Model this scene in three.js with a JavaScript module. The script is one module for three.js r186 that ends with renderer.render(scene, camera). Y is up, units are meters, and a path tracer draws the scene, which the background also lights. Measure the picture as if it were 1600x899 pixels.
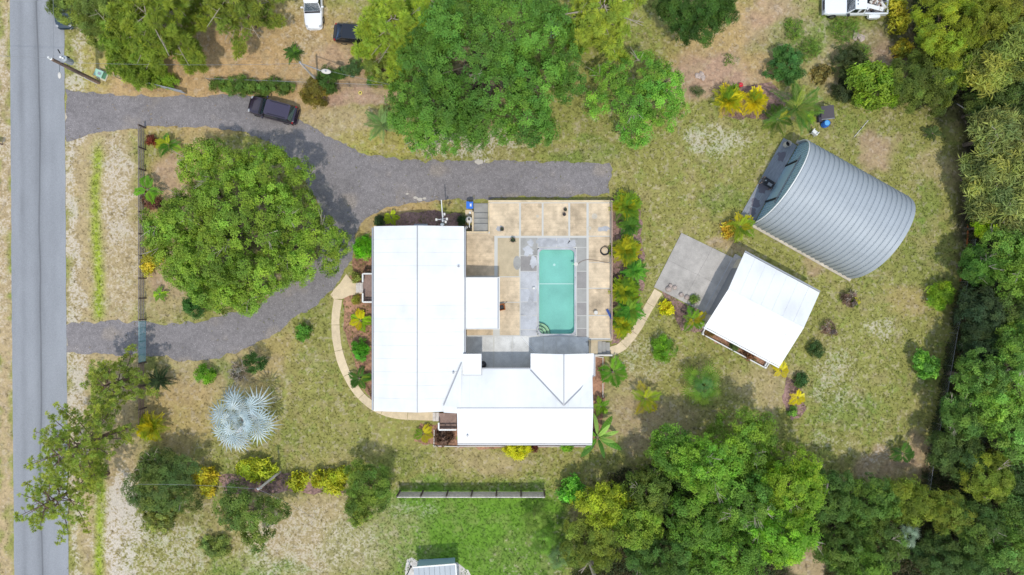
import * as THREE from 'three';
import { mergeGeometries } from 'three/addons/utils/BufferGeometryUtils.js';

// ------------------------------------------------------------------ camera, sky, sun, exposure
const H = 66, PPM = 16;                                   // drone height above the lawn; photo pixels per metre of lawn
const scene = new THREE.Scene();
const camera = new THREE.PerspectiveCamera(2 * Math.atan(28.09 / H) * 180 / Math.PI, 1024 / 575, 1, 2000);
camera.position.set(0, H, 0); camera.up.set(0, 0, -1); camera.lookAt(0, 0, 0);
const renderer = new THREE.WebGLRenderer({ antialias: true });
renderer.setSize(1024, 575);
renderer.toneMapping = THREE.LinearToneMapping;
renderer.toneMappingExposure = 0.875;
renderer.shadowMap.enabled = true;
const sun = new THREE.DirectionalLight(new THREE.Color(1, 0.95, 0.865), 2.8);
const SUNZ = 25 * Math.PI / 180, SUNA = 0.07;
sun.position.set(Math.sin(SUNZ) * Math.sin(SUNA) * 150, Math.cos(SUNZ) * 150, Math.sin(SUNZ) * Math.cos(SUNA) * 150);
sun.castShadow = true; sun.shadow.mapSize.set(4096, 4096); sun.shadow.radius = 2.2;
Object.assign(sun.shadow.camera, { left: -75, right: 75, top: 60, bottom: -60, near: 20, far: 300 });
scene.add(sun); scene.add(sun.target);

// ------------------------------------------------------------------ random numbers, noise
function RNG(seed) { let a = seed >>> 0; return () => { a = (a + 0x6D2B79F5) | 0; let t = Math.imul(a ^ (a >>> 15), 1 | a); t = (t + Math.imul(t ^ (t >>> 7), 61 | t)) ^ t; return ((t ^ (t >>> 14)) >>> 0) / 4294967296; }; }
const hash = (x, y, s = 0) => { let h = Math.imul(x, 374761393) + Math.imul(y, 668265263) + Math.imul(s, 974711) | 0; h = Math.imul(h ^ (h >>> 13), 1274126177); return ((h ^ (h >>> 16)) >>> 0) / 4294967296; };
function vnoise(x, y, s = 0) {
  const xi = Math.floor(x), yi = Math.floor(y), fx = x - xi, fy = y - yi, u = fx * fx * (3 - 2 * fx), v = fy * fy * (3 - 2 * fy);
  const a = hash(xi, yi, s), b = hash(xi + 1, yi, s), c = hash(xi, yi + 1, s), d = hash(xi + 1, yi + 1, s);
  return a + (b - a) * u + (c - a) * v + (a - b - c + d) * u * v;
}
const fbm = (x, y, o = 4, s = 0) => { let t = 0, a = 0.5, n = 0; for (let k = 0; k < o; k++) { t += a * vnoise(x, y, s + k * 17); n += a; a *= 0.5; x *= 2.03; y *= 2.03; } return t / n; };
const clamp = (v, a = 0, b = 1) => Math.min(b, Math.max(a, v)), lerp = (a, b, t) => a + (b - a) * t, sstep = (a, b, v) => { const t = clamp((v - a) / (b - a)); return t * t * (3 - 2 * t); };
const s2l = c => c <= 0.04045 ? c / 12.92 : ((c + 0.055) / 1.055) ** 2.4, l2s = c => c <= 0.0031308 ? c * 12.92 : 1.055 * c ** (1 / 2.4) - 0.055;

{ // the sky: pale blue with thin broken cloud all round
  const w = 512, h = 256, d = new Float32Array(w * h * 4);
  for (let j = 0; j < h; j++) for (let i = 0; i < w; i++) {
    const el = ((j + 0.5) / h - 0.5) * Math.PI, az = (i + 0.5) / w * 2 * Math.PI, k = (j * w + i) * 4;
    const up = Math.max(0, Math.sin(el)), cx = Math.cos(el) * Math.cos(az) / (up + 0.25), cz = Math.cos(el) * Math.sin(az) / (up + 0.25);
    const cl = sstep(0.44, 0.72, fbm(cx * 2 + 9, cz * 2 + 5, 5, 3)) * 0.75, hz = (1 - up) ** 4;
    const b = [lerp(0.22, 0.44, hz), lerp(0.29, 0.47, hz), lerp(0.42, 0.52, hz)];
    for (let c = 0; c < 3; c++) d[k + c] = lerp(b[c], [0.62, 0.64, 0.68][c], cl);
    d[k + 3] = 1;
  }
  const sky = new THREE.DataTexture(d, w, h, THREE.RGBAFormat, THREE.FloatType);
  sky.mapping = THREE.EquirectangularReflectionMapping; sky.magFilter = THREE.LinearFilter; sky.needsUpdate = true;
  scene.background = sky; scene.environment = sky; scene.backgroundIntensity = 2.4; scene.environmentIntensity = 2.4;
}

// ------------------------------------------------------------------ helpers
const P = (px, py, h = 0) => new THREE.Vector3((px - 800) / PPM * (1 - h / H), h, (py - 449.5) / PPM * (1 - h / H));   // a point measured on the photograph, at height h
const counts = {};
const numbered = n => { const k = counts[n] = (counts[n] ?? -1) + 1; return k ? n + '_' + String(k).padStart(3, '0') : n; };
function thing(name, label, category, pos = [0, 0, 0], turn = 0, group) {
  const o = new THREE.Group(); o.name = numbered(name); o.position.set(...(pos.isVector3 ? pos.toArray() : pos)); o.rotation.y = turn;
  o.userData = { label, category }; if (group) o.userData.group = group;
  scene.add(o); return o;
}
function part(name, geo, mat, parent, label) {
  const list = Array.isArray(geo) ? geo : [geo];
  const m = new THREE.Mesh(list.length > 1 ? mergeGeometries(list.map(norm)) : list[0], mat);
  m.name = name; m.castShadow = m.receiveShadow = true; if (label) m.userData.label = label;
  parent.add(m); return m;
}
// geometry given in world coordinates, parent thing not turned
function partW(name, geo, mat, parent, label) {
  const off = new THREE.Vector3(); for (let o = parent; o && o !== scene; o = o.parent) off.add(o.position);
  const list = (Array.isArray(geo) ? geo : [geo]).map(g => norm(g).translate(-off.x, -off.y, -off.z));
  return part(name, list, mat, parent, label);
}
function struct(name, geo, mat) { const m = part(numbered(name), geo, mat, scene); m.userData.kind = 'structure'; return m; }
function norm(g) {
  let q = g.index ? g.toNonIndexed() : g; const o = new THREE.BufferGeometry();
  o.setAttribute('position', q.attributes.position.clone());
  if (!q.attributes.normal) q.computeVertexNormals();
  o.setAttribute('normal', q.attributes.normal.clone()); muv(o); return o;
}
function muv(g) { // uv in metres, by the face's main axis
  const p = g.attributes.position, n = g.attributes.normal, uv = new Float32Array(p.count * 2);
  for (let i = 0; i < p.count; i++) {
    const ax = Math.abs(n.getX(i)), ay = Math.abs(n.getY(i)), az = Math.abs(n.getZ(i)), x = p.getX(i), y = p.getY(i), z = p.getZ(i);
    if (ay >= ax && ay >= az) { uv[2 * i] = x; uv[2 * i + 1] = z; } else if (ax >= az) { uv[2 * i] = z; uv[2 * i + 1] = y; } else { uv[2 * i] = x; uv[2 * i + 1] = y; }
  }
  g.setAttribute('uv', new THREE.BufferAttribute(uv, 2)); return g;
}
const V = (x, y, z) => new THREE.Vector3(x, y, z);
const box = (w, h, d, x = 0, y = 0, z = 0, ry = 0) => { const g = new THREE.BoxGeometry(w, h, d); if (ry) g.rotateY(ry); return g.translate(x, y, z); };
function rod(a, b, r0, r1 = r0, seg = 7) {
  const d = b.clone().sub(a), L = d.length(), g = new THREE.CylinderGeometry(r1, r0, L, seg);
  g.translate(0, L / 2, 0); g.applyQuaternion(new THREE.Quaternion().setFromUnitVectors(V(0, 1, 0), d.normalize())); return g.translate(a.x, a.y, a.z);
}
function beam(a, b, w, h) { // a board from a to b, w across, h upright
  const d = b.clone().sub(a), L = d.length(), g = new THREE.BoxGeometry(L, h, w), x = d.clone().normalize(), z = V(0, 1, 0).cross(x).negate();
  if (z.lengthSq() < 1e-6) z.set(0, 0, 1); z.normalize(); const y = z.clone().cross(x);
  g.applyMatrix4(new THREE.Matrix4().makeBasis(x, y, z)); const m = a.clone().add(b).multiplyScalar(0.5); return g.translate(m.x, m.y, m.z);
}
const cyl = (r0, r1, h, x, y, z, seg = 16) => new THREE.CylinderGeometry(r1, r0, h, seg).translate(x, y + h / 2, z);
// closed prism: a ring of points (any heights) and the same ring lower by t
function prism(pts, t) {
  const n = pts.length, c2 = pts.map(p => new THREE.Vector2(p.x, p.z)), tri = THREE.ShapeUtils.triangulateShape(c2, []), v = [];
  const area = THREE.ShapeUtils.area(c2), put = (...q) => q.forEach(p => v.push(p.x, p.y, p.z)), low = pts.map(p => V(p.x, p.y - t, p.z));
  for (const [a, b, c] of tri) {
    const A = pts[a], B = pts[b], C = pts[c], up = (B.x - A.x) * (C.z - A.z) - (B.z - A.z) * (C.x - A.x) < 0;
    up ? put(A, B, C) : put(A, C, B); up ? put(low[a], low[c], low[b]) : put(low[a], low[b], low[c]);
  }
  for (let i = 0; i < n; i++) { const j = (i + 1) % n, a = pts[i], b = pts[j], la = low[i], lb = low[j]; area > 0 ? put(a, lb, la, a, b, lb) : put(a, la, lb, a, lb, b); }
  const g = new THREE.BufferGeometry(); g.setAttribute('position', new THREE.Float32BufferAttribute(v, 3)); g.computeVertexNormals(); return muv(g);
}
const pts2 = (list, h) => list.map(([x, y]) => P(x, y, h));
const slab = (list, top, t) => prism(pts2(list, top), t);
// flat sheet with a ragged edge on the lawn
function sheet(list, y, jit = 0.12, step = 0.35, seed = 1) {
  const ring = [], c = pts2(list, 0);
  for (let i = 0; i < c.length; i++) {
    const a = c[i], b = c[(i + 1) % c.length], L = a.distanceTo(b), n = Math.max(1, Math.round(L / step));
    for (let k = 0; k < n; k++) { const p = a.clone().lerp(b, k / n); ring.push(new THREE.Vector2(p.x + (fbm(p.x * 1.3, p.z * 1.3, 3, seed) - 0.5) * 4 * jit, -(p.z + (fbm(p.x * 1.3, p.z * 1.3, 3, seed + 50) - 0.5) * 4 * jit))); }
  }
  const g = new THREE.ShapeGeometry(new THREE.Shape(ring)); g.rotateX(-Math.PI / 2); g.translate(0, y, 0); return g;
}
const curve = list => { const c = new THREE.CatmullRomCurve3(list.map(([x, y]) => V(x, 0, y)), false, 'centripetal'); return c.getSpacedPoints(list.length * 6).map(p => [p.x, p.z]); };

// ------------------------------------------------------------------ materials
const C = (r, g, b) => new THREE.Color().setRGB(s2l(r / 255), s2l(g / 255), s2l(b / 255));
function tex(n, size, fn) { // fn(u, v) in metres over a square tile -> linear [r, g, b]
  const d = new Uint8Array(n * n * 4);
  for (let j = 0; j < n; j++) for (let i = 0; i < n; i++) { const c = fn(i / n * size, j / n * size), k = (j * n + i) * 4; for (let q = 0; q < 3; q++) d[k + q] = clamp(l2s(c[q])) * 255; d[k + 3] = 255; }
  const t = new THREE.DataTexture(d, n, n); t.wrapS = t.wrapT = THREE.RepeatWrapping; t.magFilter = THREE.LinearFilter; t.colorSpace = THREE.SRGBColorSpace; t.repeat.set(1 / size, 1 / size); t.needsUpdate = true; return t;
}
const std = (color, roughness = 0.8, extra = {}) => new THREE.MeshStandardMaterial({ color, roughness, ...extra });
const phys = (color, roughness, extra) => new THREE.MeshPhysicalMaterial({ color, roughness, ...extra });
function grain(r, g, b, amt, scale, seed, size = 8, n = 256, spots = 0, lines = 0) { // a surface with fine and coarse variation of its own tone
  const l = [s2l(r / 255), s2l(g / 255), s2l(b / 255)];
  return tex(n, size, (u, v) => {
    const per = (f, o, s) => { const a = u / size, w1 = fbm(u * f, v * f, o, s), w2 = fbm((u - size) * f, v * f, o, s); const x = lerp(w1, w2, sstep(0.7, 1, a)); const w3 = fbm(u * f, (v - size) * f, o, s), w4 = fbm((u - size) * f, (v - size) * f, o, s); return lerp(x, lerp(w3, w4, sstep(0.7, 1, a)), sstep(0.7, 1, v / size)); };
    let k = 1 + amt * ((per(scale, 3, seed) - 0.5) * 1.6 + (per(0.6, 3, seed + 9) - 0.5) * 1.4 + (hash(Math.round(u * 400), Math.round(v * 400), seed) - 0.5) * 0.9);
    if (lines) { const f = (v + 0.015 * Math.sin(u * 1.57)) / 0.4 % 1; k *= 1 - lines * Math.exp(-(((f - 0.5) / 0.09) ** 2)) * (0.4 + 0.9 * vnoise(u * 2, Math.floor(v / 0.4), seed)); }
    if (spots) k *= 1 - spots * sstep(0.6, 0.75, per(1.1, 4, seed + 30));
    return l.map(c => c * k);
  });
}
const mapped = (t, roughness = 0.9, extra = {}) => std(0xffffff, roughness, { map: t, ...extra });
const M = {
  asphalt: mapped(tex(1024, 48, (u, v) => { // u across the road in metres from its left edge, v along
    let k = 1; const cr = 2.75 + 0.25 * (fbm(0.3, v * 0.11, 3, 5) - 0.5) * 2;
    k += 0.10 * (fbm(u * 1.2, v * 0.35, 4, 61) - 0.5) * 2 + 0.10 * (hash(Math.round(u * 22), Math.round(v * 22), 4) - 0.5) * 2 + 0.06 * (fbm(u * 0.5, v * 0.05, 3, 13) - 0.5) * 2;
    k *= 1 - 0.32 * Math.exp(-(((u - cr) / 0.07) ** 2)) - 0.2 * Math.exp(-(((u - cr + 0.05) / 0.45) ** 2)) * (0.5 + fbm(u * 2, v * 0.3, 3, 18)) - 0.1 * Math.exp(-(((u - 4.1) / 0.4) ** 2)) * fbm(u, v * 0.15, 3, 28) - 0.14 * Math.exp(-(((u - 1.1) / 0.3) ** 2)) * fbm(u, v * 0.2, 2, 8) * 2;
    return [0.276 * k, 0.287 * k, 0.302 * k];
  }), 0.92),
  gravel: mapped(tex(1024, 16, (u, v) => {
    const a = u / 16, per = (f, o, s) => lerp(lerp(fbm(u * f, v * f, o, s), fbm((u - 16) * f, v * f, o, s), sstep(0.75, 1, a)), lerp(fbm(u * f, (v - 16) * f, o, s), fbm((u - 16) * f, (v - 16) * f, o, s), sstep(0.75, 1, a)), sstep(0.75, 1, v / 16));
    const f = hash(Math.round(u * 21), Math.round(v * 21), 2), k = 0.93 + 0.42 * (f - 0.5) + 0.4 * (per(4, 3, 4) - 0.5) + 0.35 * (per(0.4, 3, 14) - 0.5), w = f > 0.985 ? 1.5 : 1, tn = sstep(0.56, 0.75, per(0.35, 4, 40)) * 0.5;
    return [lerp(0.228, 0.33, tn) * k * w, lerp(0.208, 0.275, tn) * k * w, lerp(0.206, 0.22, tn) * k * w];
  }), 0.95),
  mulch: mapped(grain(140, 112, 104, 0.8, 6, 21, 8, 256, 0.35), 1),
  mulchRed: mapped(grain(156, 118, 94, 0.7, 6, 27, 8, 256, 0.3), 1),
  concrete: mapped(grain(196, 186, 168, 0.22, 3, 31, 8, 256, 0.06), 0.9),
  walk: mapped(grain(212, 192, 158, 0.2, 3, 33, 8, 256, 0.08), 0.9),
  pad: mapped(grain(172, 166, 158, 0.28, 2, 35, 16, 512, 0.12), 0.9),
  tan: mapped(grain(206, 186, 156, 0.36, 2.2, 37, 8, 512, 0.16, 0.09), 0.9),
  tan2: mapped(grain(198, 177, 147, 0.42, 2.2, 39, 8, 512, 0.22, 0.11), 0.9),
  tanGrey: mapped(grain(184, 168, 138, 0.2, 2.2, 41, 8, 256, 0.05), 0.9),
  grey: mapped(grain(158, 156, 150, 0.2, 2.2, 43, 8, 256, 0.1), 0.9),
  grey2: mapped(grain(146, 142, 138, 0.2, 2.2, 45, 8, 256, 0.1), 0.9),
  slate: mapped(grain(178, 180, 184, 0.2, 2, 47, 8, 256, 0.12), 0.88),
  worn: mapped(grain(178, 179, 181, 0.3, 1.3, 49, 8, 256, 0.2), 0.9),
  court: mapped(grain(204, 203, 198, 0.25, 2.2, 46, 8, 256, 0.12), 0.9), hallPad: mapped(grain(150, 154, 160, 0.35, 1.5, 36, 8, 256, 0.25), 0.9),
  joint: std(C(196, 194, 186), 0.95),
  roof: phys(C(232, 233, 232), 0.5, { map: tex(512, 16, (u, v) => { const e = x => sstep(0, 2, x) * sstep(16, 14, x), k = 1 - e(u) * e(v) * (0.10 * sstep(0.35, 0.8, fbm(u * 0.5, v * 0.5, 5, 5)) + 0.07 * fbm(u * 2.5, v * 0.7, 3, 9)) - 0.025 * hash(Math.round(u * 16), Math.round(v * 16), 3); return [k, k * 0.998, k * 0.99]; }) }),
  white: std(C(226, 226, 222), 0.5), offwhite: std(C(205, 200, 190), 0.7), wall: mapped(grain(198, 190, 172, 0.1, 4, 55, 4, 128), 0.85),
  dark: std(C(38, 38, 42), 0.6), black: std(C(20, 20, 22), 0.5), gutter: std(C(150, 152, 156), 0.45, { metalness: 0.4 }), steel: std(C(175, 178, 180), 0.35, { metalness: 0.8 }),
  galv: phys(C(170, 177, 181), 0.62, { metalness: 0.12, map: tex(256, 8, (u, v) => { const k = 0.86 + 0.14 * fbm(u * 0.9, v * 0.9, 4, 77); return [k, k * 1.0, k]; }) }),
  galvWall: phys(C(158, 188, 202), 0.6, { metalness: 0.05 }),
  wood: mapped(grain(128, 108, 98, 0.4, 5, 61, 4, 128), 0.85), greyWood: mapped(grain(206, 198, 190, 0.35, 6, 63, 4, 128), 0.85), oldWood: mapped(grain(128, 108, 96, 0.5, 5, 65, 4, 128), 0.9), fencePost: mapped(grain(92, 80, 74, 0.4, 5, 67, 4, 128), 0.9),
  railGrey: mapped(grain(150, 138, 130, 0.35, 6, 64, 4, 128), 0.85),
  plank: mapped(grain(152, 128, 118, 0.35, 5, 69, 4, 128), 0.8), gateGreen: std(C(132, 172, 176), 0.5),
  glass: phys(C(20, 30, 36), 0.06, { clearcoat: 1 }), pane: phys(C(60, 75, 85), 0.08, {}), tyre: std(C(28, 28, 30), 0.85), rim: std(C(180, 182, 186), 0.35, { metalness: 0.8 }),
  lampGlass: phys(C(170, 172, 175), 0.15, {}), red: std(C(150, 14, 14), 0.3), blue: std(C(40, 110, 205), 0.5), teal: std(C(120, 190, 160), 0.6), rust: std(C(160, 92, 44), 0.8), bark: mapped(grain(112, 98, 86, 0.6, 6, 71, 2, 128), 1), pale: std(C(172, 160, 146), 0.9), pineBark: mapped(grain(104, 84, 72, 0.6, 6, 73, 2, 128), 1),
  plaster: mapped(grain(156, 200, 188, 0.16, 0.7, 81, 8, 256, 0.03), 0.7), poolStep: mapped(grain(190, 200, 160, 0.1, 2, 83, 4, 128), 0.7),
  water: phys(C(226, 246, 243), 0.05, { transmission: 1, thickness: 0, ior: 1.33, bumpMap: tex(256, 4, (u, v) => { const k = 0.5 + 0.25 * Math.sin(u * Math.PI * 2 + 2 * Math.sin(v * Math.PI)) * Math.sin(v * Math.PI * 3 + 1.5 * Math.sin(u * Math.PI)) + 0.25 * Math.sin(u * Math.PI * 5 + v * Math.PI * 4); return [k, k, k]; }), bumpScale: 0.02 }),
  stone: std(C(190, 182, 170), 0.95), rock: mapped(grain(176, 160, 150, 0.5, 5, 85, 4, 128), 1),
};
M.asphalt.map.repeat.set(1 / 48, 1 / 48);

// ------------------------------------------------------------------ the ground: one sheet, its grass, sand and bare earth as they lie
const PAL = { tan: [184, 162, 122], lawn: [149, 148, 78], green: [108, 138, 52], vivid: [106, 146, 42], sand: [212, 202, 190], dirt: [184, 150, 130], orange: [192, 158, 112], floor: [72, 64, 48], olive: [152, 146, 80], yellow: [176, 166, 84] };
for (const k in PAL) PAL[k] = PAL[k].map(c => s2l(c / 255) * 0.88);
// zones: photo x, y, radius x, radius y, kind, strength
const ZONES = [
  [5, 450, 14, 600, 'tan', 1], [6, 250, 10, 300, 'sand', 0.45], [160, 450, 58, 600, 'tan', 0.9], [116, 480, 14, 560, 'sand', 0.6], [180, 300, 26, 110, 'sand', 0.55], [190, 420, 30, 80, 'sand', 0.35], [190, 830, 40, 110, 'sand', 0.75], [150, 90, 40, 60, 'yellow', 0.8],
  [330, 130, 170, 80, 'orange', 0.9], [430, 90, 170, 90, 'orange', 0.8], [560, 110, 70, 40, 'dirt', 0.5], [560, 148, 70, 14, 'dirt', 0.75], [520, 200, 90, 40, 'tan', 0.8], [600, 225, 80, 20, 'yellow', 0.7], [470, 40, 40, 50, 'sand', 0.3],
  [735, 225, 75, 26, 'sand', 0.62], [730, 205, 40, 30, 'dirt', 0.4], [900, 210, 60, 50, 'lawn', 0.9], [1000, 240, 150, 60, 'lawn', 0.9], [920, 240, 60, 20, 'green', 0.5], [1130, 218, 55, 24, 'sand', 0.5], [1050, 320, 120, 90, 'olive', 0.8], [1130, 310, 40, 25, 'green', 0.5],
  [1140, 70, 90, 80, 'orange', 0.75], [1110, 120, 70, 40, 'dirt', 0.8], [1220, 40, 60, 40, 'dirt', 0.6], [1270, 60, 90, 40, 'green', 0.55], [1350, 80, 60, 40, 'dirt', 0.4], [1300, 105, 60, 30, 'tan', 0.6], [1390, 60, 30, 40, 'floor', 0.3], [1410, 90, 40, 25, 'dirt', 0.6],
  [1400, 210, 110, 60, 'lawn', 0.9], [1375, 235, 30, 36, 'dirt', 0.7], [1440, 320, 70, 120, 'lawn', 0.9], [1470, 260, 40, 30, 'tan', 0.5], [1450, 330, 20, 40, 'green', 0.4], [1430, 420, 40, 40, 'green', 0.35], [1380, 520, 120, 130, 'lawn', 0.9], [1375, 510, 26, 18, 'sand', 0.5], [1310, 590, 40, 60, 'sand', 0.35], [1420, 470, 40, 30, 'orange', 0.4], [1330, 650, 120, 60, 'lawn', 0.9], [1300, 690, 40, 20, 'sand', 0.3], [1330, 640, 40, 30, 'green', 0.4], [1375, 730, 50, 26, 'dirt', 0.6], [1430, 720, 30, 40, 'dirt', 0.6], [1370, 715, 26, 12, 'sand', 0.4],
  [1250, 400, 60, 30, 'lawn', 0.7], [1270, 415, 20, 14, 'dirt', 0.6], [1130, 385, 30, 12, 'dirt', 0.5],
  [1040, 560, 100, 60, 'olive', 0.85], [1010, 560, 50, 40, 'sand', 0.32], [980, 640, 60, 60, 'tan', 0.5], [1200, 600, 60, 40, 'tan', 0.6], [1020, 660, 80, 40, 'dirt', 0.35],
  [500, 640, 160, 110, 'olive', 0.9], [430, 570, 60, 60, 'orange', 0.4], [330, 580, 90, 60, 'tan', 0.6], [350, 575, 30, 20, 'green', 0.5], [280, 650, 60, 60, 'orange', 0.55], [700, 720, 200, 40, 'olive', 0.9], [750, 720, 60, 20, 'tan', 0.5], [620, 720, 50, 20, 'green', 0.35], [470, 590, 40, 60, 'lawn', 0.6], [560, 690, 80, 30, 'lawn', 0.6],
  [700, 830, 150, 80, 'vivid', 1], [790, 850, 110, 70, 'vivid', 1], [720, 790, 130, 22, 'vivid', 1], [820, 800, 70, 40, 'vivid', 1], [830, 870, 60, 40, 'green', 0.8], [640, 800, 30, 20, 'sand', 0.25], [470, 840, 170, 70, 'tan', 0.8], [480, 850, 120, 60, 'sand', 0.42], [300, 840, 110, 70, 'olive', 0.7], [250, 860, 80, 50, 'sand', 0.45], [560, 850, 60, 60, 'green', 0.3], [390, 890, 60, 26, 'vivid', 0.4], [430, 895, 80, 12, 'green', 0.4],
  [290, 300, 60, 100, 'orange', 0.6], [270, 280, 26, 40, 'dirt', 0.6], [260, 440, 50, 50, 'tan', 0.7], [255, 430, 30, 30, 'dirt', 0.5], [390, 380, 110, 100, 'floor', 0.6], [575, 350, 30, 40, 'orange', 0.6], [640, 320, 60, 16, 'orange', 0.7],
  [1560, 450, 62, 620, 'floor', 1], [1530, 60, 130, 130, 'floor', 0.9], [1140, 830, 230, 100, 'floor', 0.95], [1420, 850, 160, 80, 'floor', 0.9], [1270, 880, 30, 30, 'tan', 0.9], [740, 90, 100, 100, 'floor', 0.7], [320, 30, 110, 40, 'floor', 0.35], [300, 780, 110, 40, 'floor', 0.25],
];
const TX = [-32, 1632], TY = [-30.5, 929.5], GN = 2048, GC = 320;
const coarse = []; // kinds mixed on a coarse grid
for (let j = 0; j <= GC; j++) for (let i = 0; i <= GC; i++) {
  const x = lerp(TX[0], TX[1], i / GC), y = lerp(TY[0], TY[1], j / GC), nx = x + (fbm(x / 26, y / 26, 3, 90) - 0.5) * 46, ny = y + (fbm(x / 26, y / 26, 3, 95) - 0.5) * 46;
  const c = [...PAL.lawn]; let sand = 0, veg = 0.5;
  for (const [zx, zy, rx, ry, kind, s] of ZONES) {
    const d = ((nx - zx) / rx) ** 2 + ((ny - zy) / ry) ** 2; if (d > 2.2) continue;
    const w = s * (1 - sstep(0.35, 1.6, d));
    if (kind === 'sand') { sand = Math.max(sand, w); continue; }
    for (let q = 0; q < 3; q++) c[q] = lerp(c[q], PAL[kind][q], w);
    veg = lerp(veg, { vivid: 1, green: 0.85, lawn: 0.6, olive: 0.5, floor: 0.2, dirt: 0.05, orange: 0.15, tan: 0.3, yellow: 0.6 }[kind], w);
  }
  const cx = 148 + y / 899 * 8 + (vnoise(y / 60, 3, 7) - 0.5) * 6, strip = Math.exp(-(((x - cx) / 8) ** 2)) * sstep(215, 245, y) * (1 - sstep(490, 510, y) * (1 - sstep(555, 600, y))) * (0.75 + 0.25 * vnoise(y / 30, 1, 2));
  for (let q = 0; q < 3; q++) c[q] = lerp(c[q], [0.29, 0.36, 0.03][q], Math.min(1, strip * 1.2));
  sand *= 1 - strip; coarse.push([...c, sand, veg]);
}
const gdata = new Uint8Array(GN * GN * 4);
function groundAt(x, y) { // x, y in photo pixels on the lawn
  const u = clamp((x - TX[0]) / (TX[1] - TX[0])) * GC, v = clamp((y - TY[0]) / (TY[1] - TY[0])) * GC, i = Math.min(GC - 1, u | 0), j = Math.min(GC - 1, v | 0), fu = u - i, fv = v - j;
  const a = coarse[j * (GC + 1) + i], b = coarse[j * (GC + 1) + i + 1], c = coarse[(j + 1) * (GC + 1) + i], d = coarse[(j + 1) * (GC + 1) + i + 1];
  const m = k => lerp(lerp(a[k], b[k], fu), lerp(c[k], d[k], fu), fv), o = [m(0), m(1), m(2)], sand = m(3), veg = m(4);
  const f1 = fbm(x / 7, y / 7, 3, 11), f2 = fbm(x / 2.2, y / 2.2, 2, 22), f3 = hash(Math.round(x * 0.9), Math.round(y * 0.9), 5), f4 = fbm(x / 40, y / 40, 3, 44);
  let k = 1 + (f1 - 0.5) * 0.42 + (f2 - 0.5) * 0.42 + (f3 - 0.5) * 0.22;
  const gr = sstep(0.5, 0.7, f4 * 0.5 + f1 * 0.5) * 0.75 * (0.3 + veg), dry = sstep(0.52, 0.72, fbm(x / 18, y / 18, 4, 66)) * 0.5;
  const tanS = sstep(0.6, 0.74, fbm(x / 4.4, y / 4.4, 3, 33)) * 0.62 * (veg < 0.95 ? 1 : 0.15) * (veg > 0.15 ? 1 : 0.6), ds = sstep(0.6, 0.78, fbm(x / 4.2, y / 4.2, 3, 88)) * 0.42;
  for (let q = 0; q < 3; q++) { o[q] = lerp(o[q], PAL.green[q], gr * veg); o[q] = lerp(o[q], PAL.tan[q] * 0.92, dry * (1 - veg * 0.75)); o[q] = lerp(o[q], [0.52, 0.43, 0.33][q], tanS * 0.55); o[q] *= 1 - ds * 0.65; }
  const sp = sand * sstep(0.62 - sand * 0.42, 0.74 - sand * 0.3, f2 * 0.55 + f1 * 0.3 + f4 * 0.15 + (f3 - 0.5) * 0.12);
  for (let q = 0; q < 3; q++) o[q] = lerp(o[q] * k, PAL.sand[q] * (0.85 + 0.3 * f3), sp);
  return o;
}
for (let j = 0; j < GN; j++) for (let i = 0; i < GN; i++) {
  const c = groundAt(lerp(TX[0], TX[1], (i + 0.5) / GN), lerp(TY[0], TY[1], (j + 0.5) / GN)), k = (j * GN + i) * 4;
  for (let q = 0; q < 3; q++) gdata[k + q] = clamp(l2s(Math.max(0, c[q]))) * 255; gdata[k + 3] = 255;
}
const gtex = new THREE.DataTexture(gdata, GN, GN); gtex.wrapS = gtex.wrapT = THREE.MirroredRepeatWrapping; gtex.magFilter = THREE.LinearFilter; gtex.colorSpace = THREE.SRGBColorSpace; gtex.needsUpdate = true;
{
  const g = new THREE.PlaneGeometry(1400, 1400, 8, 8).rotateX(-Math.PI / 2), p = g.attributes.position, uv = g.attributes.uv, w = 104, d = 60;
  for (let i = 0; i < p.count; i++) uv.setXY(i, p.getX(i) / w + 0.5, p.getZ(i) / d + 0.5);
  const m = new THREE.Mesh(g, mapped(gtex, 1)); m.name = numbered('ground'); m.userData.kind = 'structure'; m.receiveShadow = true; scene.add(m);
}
// road, driveway, beds
{
  const g = sheet([[15, -700], [100, -700], [100, 0], [103, 450], [107, 899], [112, 1600], [28, 1600], [22, 899], [18, 450], [15, 0]], 0.022, 0.03, 0.5, 3), p = norm(g), uv = p.attributes.uv;
  for (let i = 0; i < uv.count; i++) { const x = p.attributes.position.getX(i), z = p.attributes.position.getZ(i); uv.setXY(i, x + 49.1 - (z + 28) * 0.0078, z + 28); }
  struct('road', p, M.asphalt);
}
const DRIVE = [...curve([[103, 140], [215, 150], [300, 149], [385, 150], [450, 178], [500, 205], [560, 238], [640, 250], [750, 252], [953, 254]]), [953, 304], [860, 308], [765, 310], [730, 314], ...curve([[690, 313], [640, 318], [592, 330], [562, 352], [548, 400], [528, 440], [500, 472], [460, 497], [420, 530], [360, 553], [300, 562], [230, 556], [103, 553]]), ...curve([[103, 507], [170, 503], [220, 503], [270, 506], [340, 495], [400, 478], [440, 445], [485, 415], [505, 380], [500, 330], [480, 290], [440, 240], [400, 212], [300, 198], [200, 200], [150, 207], [103, 220]])];
struct('driveway', sheet(DRIVE, 0.014, 0.2, 0.3, 5), M.gravel);
const bed = (list, m = M.mulch, s = 7) => struct('mulch_bed', sheet(list, 0.007, 0.2, 0.3, s), m);
bed([[545, 455], [584, 455], [584, 640], [602, 640], [575, 615], [552, 570], [540, 520], [536, 470]], M.mulchRed, 8);
bed([[590, 338], [640, 332], [724, 333], [724, 356], [586, 356]], M.mulch, 9);
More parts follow.
